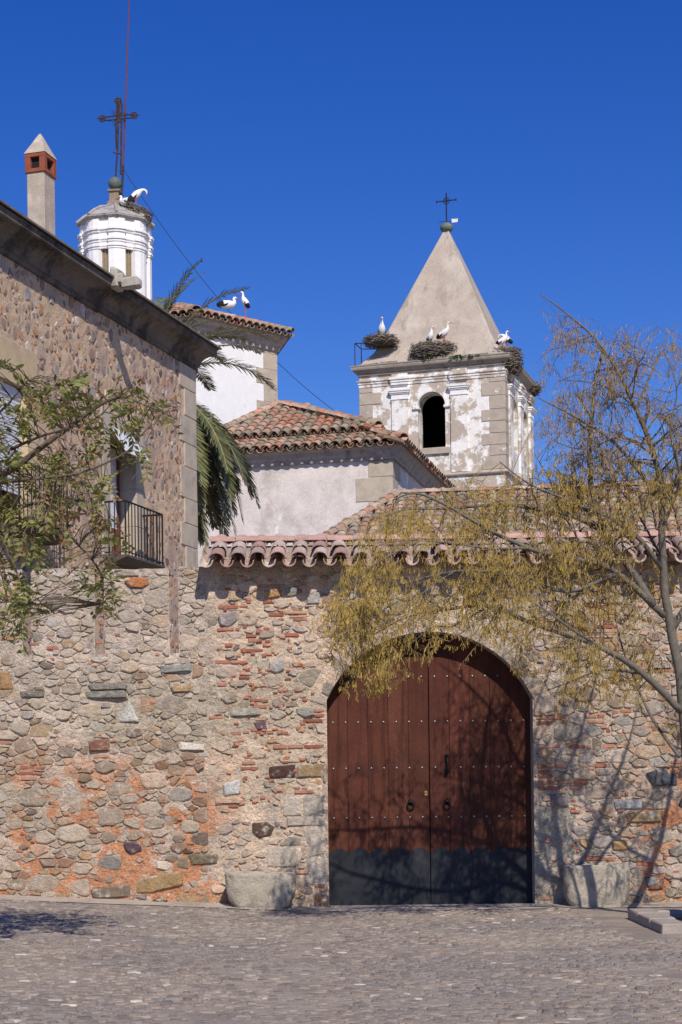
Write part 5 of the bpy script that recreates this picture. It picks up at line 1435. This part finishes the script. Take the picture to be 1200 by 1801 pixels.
# ---- leafy tree on the left
lt=empty('leafy_tree',(P(-150,1650,13.0).x,13.0,0)); tag(lt,'tree with feathery green leaves reaching in from the left edge','tree'); lo_=tuple(lt.location)
LL=[('trunk',[(-150,1720,13),(-155,1400,13),(-145,1150,13),(-140,1000,13),(-130,850,13),(-110,700,13),(-90,600,13)],.10,.02),
 ('limb',[(-140,1000,13),(-40,870,12.9),(40,812,12.8),(120,752,12.8),(200,700,12.8),(255,712,12.8),(312,738,12.8)],.04,.003),
 ('limb',[(-20,850,12.9),(60,842,12.6),(140,832,12.5),(215,800,12.5),(240,775,12.5)],.02,.003),
 ('limb',[(-145,1100,13),(-60,985,12.9),(20,935,12.9),(90,925,12.9),(140,960,12.9),(178,1010,12.9),(182,1062,12.9)],.026,.003),
 ('limb',[(-148,1180,13),(-60,1095,13.2),(0,1060,13.2),(45,1065,13.2)],.018,.003),
 ('limb',[(-130,850,13),(-50,770,12.9),(10,715,12.9),(50,668,12.9)],.024,.003),
 ('limb',[(20,790,12.9),(70,768,12.7),(125,752,12.6),(170,735,12.6),(215,690,12.6)],.014,.003),
 ('limb',[(40,890,12.8),(100,880,12.8),(150,880,12.9),(180,862,12.9)],.012,.003)]
lp=[]
for nm_,pl,r0,r1 in LL:
    W_=[P(*p) for p in pl]; pts,rr=smooth_path(W_,rad_lin(len(W_),r0,r1)); lp+=pts[2:]
    mb=MB(); mb.tube(pts,rr,8,(.13,.095,.07)); mb.build('trunk' if nm_=='trunk' else 'limb',M_BARK,lt,off=lo_,smooth=True)
LEAF=MB(); TW_=MB()
GP=[(.25,.27,.07),(.31,.31,.09),(.18,.215,.055),(.37,.34,.105),(.28,.28,.095)]; BP=[(.34,.19,.085),(.28,.155,.075),(.38,.26,.11)]
def compound(p,d,L,brown):
    d=d.normalized(); n=tr.choice((4,5,6)); up=Vector((tr.gauss(0,.5),tr.gauss(0,.5),1)); sd=d.cross(up).normalized(); nn=sd.cross(d)
    pts=[p+d*(L*i/5)-Vector((0,0,.35*L*(i/5)**2)) for i in range(6)]
    TW_.tube(pts,[.003,.0025,.002,.002,.0015,.001],3,(.16,.12,.06),cap=False)
    for i in range(1,n+1):
        q=pts[0].lerp(pts[5],i/(n+.3)); q.z-=0
        for s_ in (-1,1):
            if tr.random()<.12: continue
            l=tr.uniform(.045,.082)*(1 if not brown else .75); wv=l*tr.uniform(.18,.26)
            ld=(sd*s_+d*.45+Vector((tr.gauss(0,.22),tr.gauss(0,.22),tr.gauss(-.15,.28)))).normalized()
            lw=ld.cross(nn+Vector((tr.gauss(0,.3),tr.gauss(0,.3),0))).normalized()*wv; fold=nn*(wv*.35)
            m=q+ld*(l*.5); e=q+ld*l
            LEAF.add([tuple(q),tuple(m+lw+fold),tuple(e),tuple(m-lw+fold),tuple(m)],[(0,1,4),(1,2,4),(4,2,3),(0,4,3)],jitc(tr.choice(BP if brown and tr.random()<.75 else GP),.22,.08))
BL_=[(25,690,45,55,24,.1),(150,712,105,38,38,.28),(250,728,60,20,22,.55),(55,830,85,62,50,.15),(175,775,85,50,28,.25),(30,930,62,42,46,.12),(130,905,55,45,48,.75),(135,845,60,40,30,.25),(168,1030,34,42,28,.12),(25,1062,38,52,48,.05),(15,780,40,60,18,.1),(95,700,60,40,34,.2),(-40,880,70,160,110,.1),(-60,720,60,80,50,.1),(215,690,30,20,12,.3),(170,970,50,28,18,.85),(-110,640,90,60,60,.1),(-190,720,70,110,70,.1),(-110,560,70,50,36,.1)]
for (u,v,ru,rv,n,b) in BL_:
    for _ in range(n):
        while True:
            a,c=tr.uniform(-1,1),tr.uniform(-1,1)
            if a*a+c*c<1: break
        q=P(u+a*ru,v+c*rv,12.85+tr.gauss(0,.28))
        near=min(lp,key=lambda s_:(s_-q).length_squared); dv=q-near; dist=dv.length
        if dist>.08:
            mid=near.lerp(q,.55)+Vector((0,0,.03)); TW_.tube([near,mid,q],[.005,.0035,.002],3,(.14,.10,.06),cap=False)
        d_=(dv.normalized() if dist>.01 else Vector((1,0,0)))+Vector((tr.gauss(.2,.45),tr.gauss(0,.5),tr.gauss(-.1,.35)))
        compound(q,d_,tr.uniform(.10,.20),tr.random()<b)
TW_.build('twigs',M_BARK,lt,off=lo_); tag(LEAF.build('leaves',M_LEAF,lt,off=lo_),kind='stuff')
# ------------------------------------------------------------------ palm
YP=38.0; pc=P(246,700,YP)
palm=empty('date_palm',(pc.x,pc.y,0)); tag(palm,'date palm with drooping fronds behind the corner of the stone house','palm'); po=(pc.x,pc.y,0)
mb=MB(); prof=[]
z=0; k=0
while z<pc.z-.2: prof.append((.30 if k%2 else .265,z)); z+=.11; k+=1
prof+= [(.42,pc.z-.1),(.36,pc.z+.25),(.12,pc.z+.5)]
mb.lathe(prof,14,(pc.x,pc.y,0)); mb.build('trunk',M_PTRUNK,palm,off=po)
pr_=random.Random(9)
def frond(az,el,L,droop,seg=22):
    mb=MB(); d=Vector((math.cos(az)*math.cos(el),math.sin(az)*math.cos(el),math.sin(el))); p=Vector((pc.x,pc.y,pc.z+.1))+d*.25; pts=[p.copy()]
    for i in range(seg):
        d=(d+Vector((0,0,-droop*(.35+i/seg)/seg))).normalized(); p=p+d*(L/seg); pts.append(p.copy())
    mb.tube(pts,[.032*(1-.85*i/seg) for i in range(seg+1)],4,(.26,.24,.11),cap=False)
    old=el<-.35; 
    for i in range(3,seg+1):
        t=i/seg
        for sub in (0,.25,.5,.75):
            if i==seg and sub>0: continue
            q=pts[i].lerp(pts[min(i+1,seg)],sub); tg=(pts[i]-pts[i-1]).normalized(); sd=tg.cross(Vector((0,0,1)))
            sd=sd.normalized() if sd.length>.05 else Vector((1,0,0)); nn=sd.cross(tg)
            l=.50*math.sin(math.pi*min(.97,.16+t*.80))**.7*pr_.uniform(.85,1.1)
            for s_ in (-1,1):
                ld=(tg*.75+sd*s_*.85+nn*pr_.uniform(.05,.38)+Vector((0,0,pr_.uniform(-.18,.0)))).normalized()
                wv=ld.cross(nn).normalized()*pr_.uniform(.015,.023)*(1.25 if el<.4 else 1)
                m=q+ld*l*.55-Vector((0,0,.02)); e=q+ld*l-Vector((0,0,.09*l/.5))
                c=jitc(pr_.choice([(.115,.125,.045),(.15,.155,.06),(.09,.10,.04),(.19,.185,.075)]) if not old or pr_.random()<.6 else (.17,.145,.07),.2,.06)
                mb.add([tuple(q-wv*.5),tuple(q+wv*.5),tuple(m+wv),tuple(e),tuple(m-wv)],[(0,1,2,4),(4,2,3)],c)
    mb.build('frond',M_PALM,palm,off=po)
n=128
for k in range(n):
    t=(k+.5)/n; az=k*2.39996+.3; el=R(76)-t/.15*R(40) if t<.15 else R(2)-(t-.15)/.85*R(66)
    if t<.15: az=R(0)+R(125)*((k*.618)%1)
    frond(az,el+pr_.uniform(-.08,.08),pr_.uniform(3.1,3.7)*(.9 if t>.8 else .92 if t<.15 else 1),pr_.uniform(1.3,1.9) if t<.15 else pr_.uniform(2.1,2.9))
# ------------------------------------------------------------------ nests and storks
def nest(label,c,rx,ry,h,n,seed,tilt=0):
    g_=random.Random(seed); o=empty('stork_nest',c); o.rotation_euler=(0,tilt,0); tag(o,label,'nest')
    mb=MB(); prof=[(.55,0),(.85,h*.25),(.93,h*.6),(.80,h*.86),(.5,h*.90),(.05,h*.86)]
    mb.lathe(prof,16,(0,0,0),(.07,.055,.042)); mb.v=[(x*rx*(1+.08*nz(x*3,y*3,z*4+seed)),y*ry*(1+.08*nz(x*3,y*3,z*4+seed)),z) for x,y,z in mb.v]; mb.build('nest_core',M_NEST,o)
    mb=MB()
    for i in range(n):
        a=g_.uniform(0,6.2832); z=h*g_.uniform(-.05,1.05)*.96; s_=(.62+.42*math.sin(math.pi*min(1,max(0,.18+z/h*.62))))*g_.uniform(.88,1.08)
        if g_.random()<.3: s_*=g_.uniform(.5,1); z=h*g_.uniform(.85,1.02)
        p=Vector((math.cos(a)*rx*s_,math.sin(a)*ry*s_,z)); t=Vector((-math.sin(a)*rx,math.cos(a)*ry,0)).normalized()
        d=(t+Vector((g_.gauss(0,.4),g_.gauss(0,.4),g_.gauss(0,.28)))).normalized(); L=g_.uniform(.14,.42)
        mb.tube([p-d*L/2,p+Vector((0,0,.015)),p+d*L/2],[.010,.013,.007],3,jitc(g_.choice([(.20,.165,.13),(.15,.12,.095),(.25,.21,.17),(.11,.085,.068)]),.2),cap=False)
    tag(mb.build('twigs',M_NEST,o),kind='stuff'); return o
FW=(.80,.78,.75); FB=(.018,.018,.02); FR=(.55,.09,.035)
def stork(label,p,face,s,pose='stand',group=None):
    o=empty('stork',p,face); o.scale=(s,s,s); tag(o,label,'stork',group)
    if pose=='stand': sp=[(-.36,.47,.018),(-.30,.50,.06),(-.16,.56,.125),(.0,.64,.15),(.12,.73,.125),(.19,.83,.07),(.20,.92,.045),(.19,1.0,.038),(.215,1.06,.045),(.26,1.075,.042),(.30,1.065,.022),(.38,1.045,.014),(.50,1.01,.004)]; wing=((-.34,.47),(-.05,.60)); hip=.52
    elif pose=='upright': sp=[(-.16,.36,.018),(-.14,.42,.06),(-.08,.52,.12),(.0,.64,.145),(.07,.76,.12),(.10,.87,.065),(.10,.95,.046),(.10,1.02,.042),(.13,1.07,.048),(.17,1.075,.04),(.21,1.05,.022),(.26,1.0,.014),(.33,.93,.004)]; wing=((-.15,.38),(-.02,.62)); hip=.48
    elif pose=='preen': sp=[(-.30,.40,.018),(-.25,.44,.06),(-.13,.54,.125),(.0,.66,.15),(.11,.76,.12),(.19,.83,.075),(.27,.86,.055),(.34,.85,.045),(.385,.81,.045),(.40,.76,.036),(.40,.71,.020),(.37,.64,.013),(.33,.55,.004)]; wing=((-.30,.40),(-.02,.62)); hip=.50
    else: sp=[(-.42,.16,.018),(-.34,.17,.06),(-.18,.19,.125),(.0,.20,.15),(.14,.22,.125),(.22,.28,.07),(.22,.35,.05),(.19,.40,.045),(.21,.44,.046),(.25,.45,.04),(.29,.44,.02),(.36,.42,.013),(.45,.39,.004)]; wing=((-.40,.15),(-.08,.21)); hip=None
    n=len(sp); cols=[FB]+[FB if pose!='sit' else FB]+[FW]*(n-5)+[FR]*3
    cols[1]=FW
    mb=MB(); mb.tube([(x,0,z) for x,z,r in sp],[r for x,z,r in sp],12,FW,0,True,cols,.86 if False else 1.0); mb.build('body',M_FEATHER,o,smooth=True)
    (x0,z0),(x1,z1)=wing
    for s_ in (-1,1):                                # folded wings, black flight feathers over white coverts
        mb=MB(); k=9; d=Vector((x1-x0,0,z1-z0)); L=d.length; d/=L; u=Vector((-d.z,0,d.x)); c=Vector((x0,0,z0))
        vs=[]
        for i in range(k+1):
            t=i/k; wv=.105*math.sin(math.pi*min(1,.12+t*.80))**.6
            y=s_*(.035+.115*math.sin(math.pi*.5*min(1,t*1.25)))
            for e,yy in ((-1.0,-.02),(-.4,.012),(.3,.02),(.9,-.015)):
                q=c+d*(L*1.12*t)+u*(wv*e+.015); vs.append((q.x,y+s_*yy,q.z))
        fs=[];mb.v=[tuple(v) for v in vs]
        for i in range(k):
            for j in range(3):
                mb.f.append([i*4+j,i*4+4+j,i*4+5+j,i*4+1+j]); mb.c.append(FB if (i<5 or j==0) else FW); mb.m.append(0)
        mb.build('wing',M_FEATHER,o,smooth=True)
    if hip:
        for s_ in (-1,1):
            mb=MB(); mb.tube([(0,s_*.05,hip),(-.015,s_*.05,hip*.55),(.01,s_*.05,.015),(.09,s_*.055,.008)],[.026,.012,.010,.006],6,FR); mb.build('leg',M_FEATHER,o)
    return o
def tp(u,v,y0):                                      # point on the tower at local depth y0
    x,z=TF.ry(u,v,y0); return TF.world(x,y0,z)
def sten(label,u,vfoot,vtop,y0,face,pose,fn=tp,lift=.30):
    """stork whose head top is seen at vtop; feet hidden in the nest if lift>0"""
    pf=fn(u,vfoot,y0); pt=fn(u,vtop,y0); hh={'stand':1.12,'upright':1.12,'preen':.92,'sit':.48}[pose]
    s_=(pt.z-pf.z)/(hh-lift); pf.z-=lift*s_; return stork(label,pf,face,s_,pose)
NW=nest('stick nest on the iron frame at the left corner of the bell tower',tp(670,608,.15),.66,.58,.36,420,1)
nest('wide stick nest on the middle of the bell tower ledge',tp(763,630,.15),.92,.60,.54,600,2)
nest('tall stick nest at the right corner of the bell tower',TF.world(-.02,.62,TF.ry(900,650,.0)[1]),.62,.72,.95,520,3)
nest('small stick nest at the far right corner of the bell tower',TF.world(.05,TW-.6,TF.ry(900,640,.0)[1]),.40,.55,.42,200,4)
sten('lone white stork on the left nest of the bell tower',672,600,559,.15,R(-70)+TF.a,'upright',lift=.2)
sten('shorter stork on the left of the middle nest of the bell tower',757,600,575,.15,R(-50),'upright',lift=.42)
sten('taller stork on the right of the middle nest of the bell tower',781,600,567,.15,R(-30),'stand',lift=.30)
sten('stork bending forward on the right corner nest of the bell tower',884,608,582,.5,R(-15),'stand',lift=.40)
sten('darker stork behind its mate on the right corner nest of the bell tower',891,608,586,.75,R(160),'preen',lift=.3)
# iron frame carrying the left nest
fr=empty('nest_frame',TF.world(-TW+.5,.1,ZC0+.4)); tag(fr,'thin iron frame under the stick nest at the left tower corner','frame'); fo_=tuple(fr.location)
zt1=TF.ry(650,604,.0)[1]
xa,xb=TF.ry(627,620)[0],TF.ry(690,620)[0]
mb=MB()
for (x,y) in ((xa,-.2),(xa,.75),(xb,.75)): mb.tube([tuple(TF.world(x,y,zs0+(.0 if x==xa else .6))),tuple(TF.world(x,y,zt1))],.022,5)
mb.tube([tuple(TF.world(xa,-.2,zt1)),tuple(TF.world(xb,-.2,zt1-.12)),tuple(TF.world(xb,.75,zt1-.12)),tuple(TF.world(xa,.75,zt1)),tuple(TF.world(xa,-.2,zt1))],.022,5)
xm=TF.ry(638,620)[0]; mb.tube([tuple(TF.world(xm,-.2,zs0+.05)),tuple(TF.world(xm,-.2,zt1))],.018,5)
mb.build('posts',M_RUST,fr,off=fo_)
def ap(u,v,y0): x,z=AF.ry(u,v,y0); return AF.world(x,y0,z)
sten('crouching stork on the left of the tiled chancel eave',402,546,520,-.05,R(20),'sit',ap,lift=.0).scale*=.95
sten('tall stork standing upright at the tiled chancel eave',432,557,512,-.15,R(175),'upright',ap,lift=.0)
def bp(u,v,y0): return P(u,v,YB+y0)
nest('stick nest on the right side of the lantern roof below the iron cross',bp(237,387,-.35),.56,.5,.46,360,6,R(24))
sten('stork preening on the nest beside the iron cross',240,364,331,-.4,R(5),'preen',bp,lift=.20)
sten('stork sitting low beside the lantern pedestal',221,364,342,-.45,R(150),'sit',bp,lift=.0)
# ------------------------------------------------------------------ small weeds
def weed(label,c,s,n,seed,kind='weed'):
    g_=random.Random(seed); mb=MB()
    for i in range(n):
        a=g_.uniform(0,6.28); r=g_.uniform(0,.5)*s; p=Vector((math.cos(a)*r,math.sin(a)*r*.6,0)); d=Vector((math.cos(a)*.7,math.sin(a)*.7,g_.uniform(.4,1.2))).normalized(); L=s*g_.uniform(.25,.6)
        wv=d.cross(Vector((g_.gauss(0,1),g_.gauss(0,1),1))).normalized()*L*.2; m=p+d*L*.6; e=p+d*L-Vector((0,0,L*.25))
        mb.add([tuple(p),tuple(m+wv),tuple(e),tuple(m-wv)],[(0,1,2,3)],jitc(g_.choice([(.07,.12,.035),(.10,.15,.05),(.05,.09,.03)]),.2))
    o=mb.build('weed',M_WEED); o.location=c; tag(o,label,'weed','weeds in the masonry'); return o
c=P(281,1571,19.9); weed('tiny green weed at the foot of the rubble wall',(c.x,19.9,gz(c.x,19.9)),.13,34,1)
c=P(579,1597,19.9); weed('tiny weed tuft at the left foot of the gate',(c.x,19.9,.0),.09,22,2)
weed('green weed under the middle nest on the tower ledge',tp(754,635,-.2),.50,60,3)
weed('green weed right of the middle nest on the tower ledge',tp(807,633,-.2),.55,70,4)
weed('green weed towards the right end of the tower ledge',tp(833,631,-.2),.45,60,5)
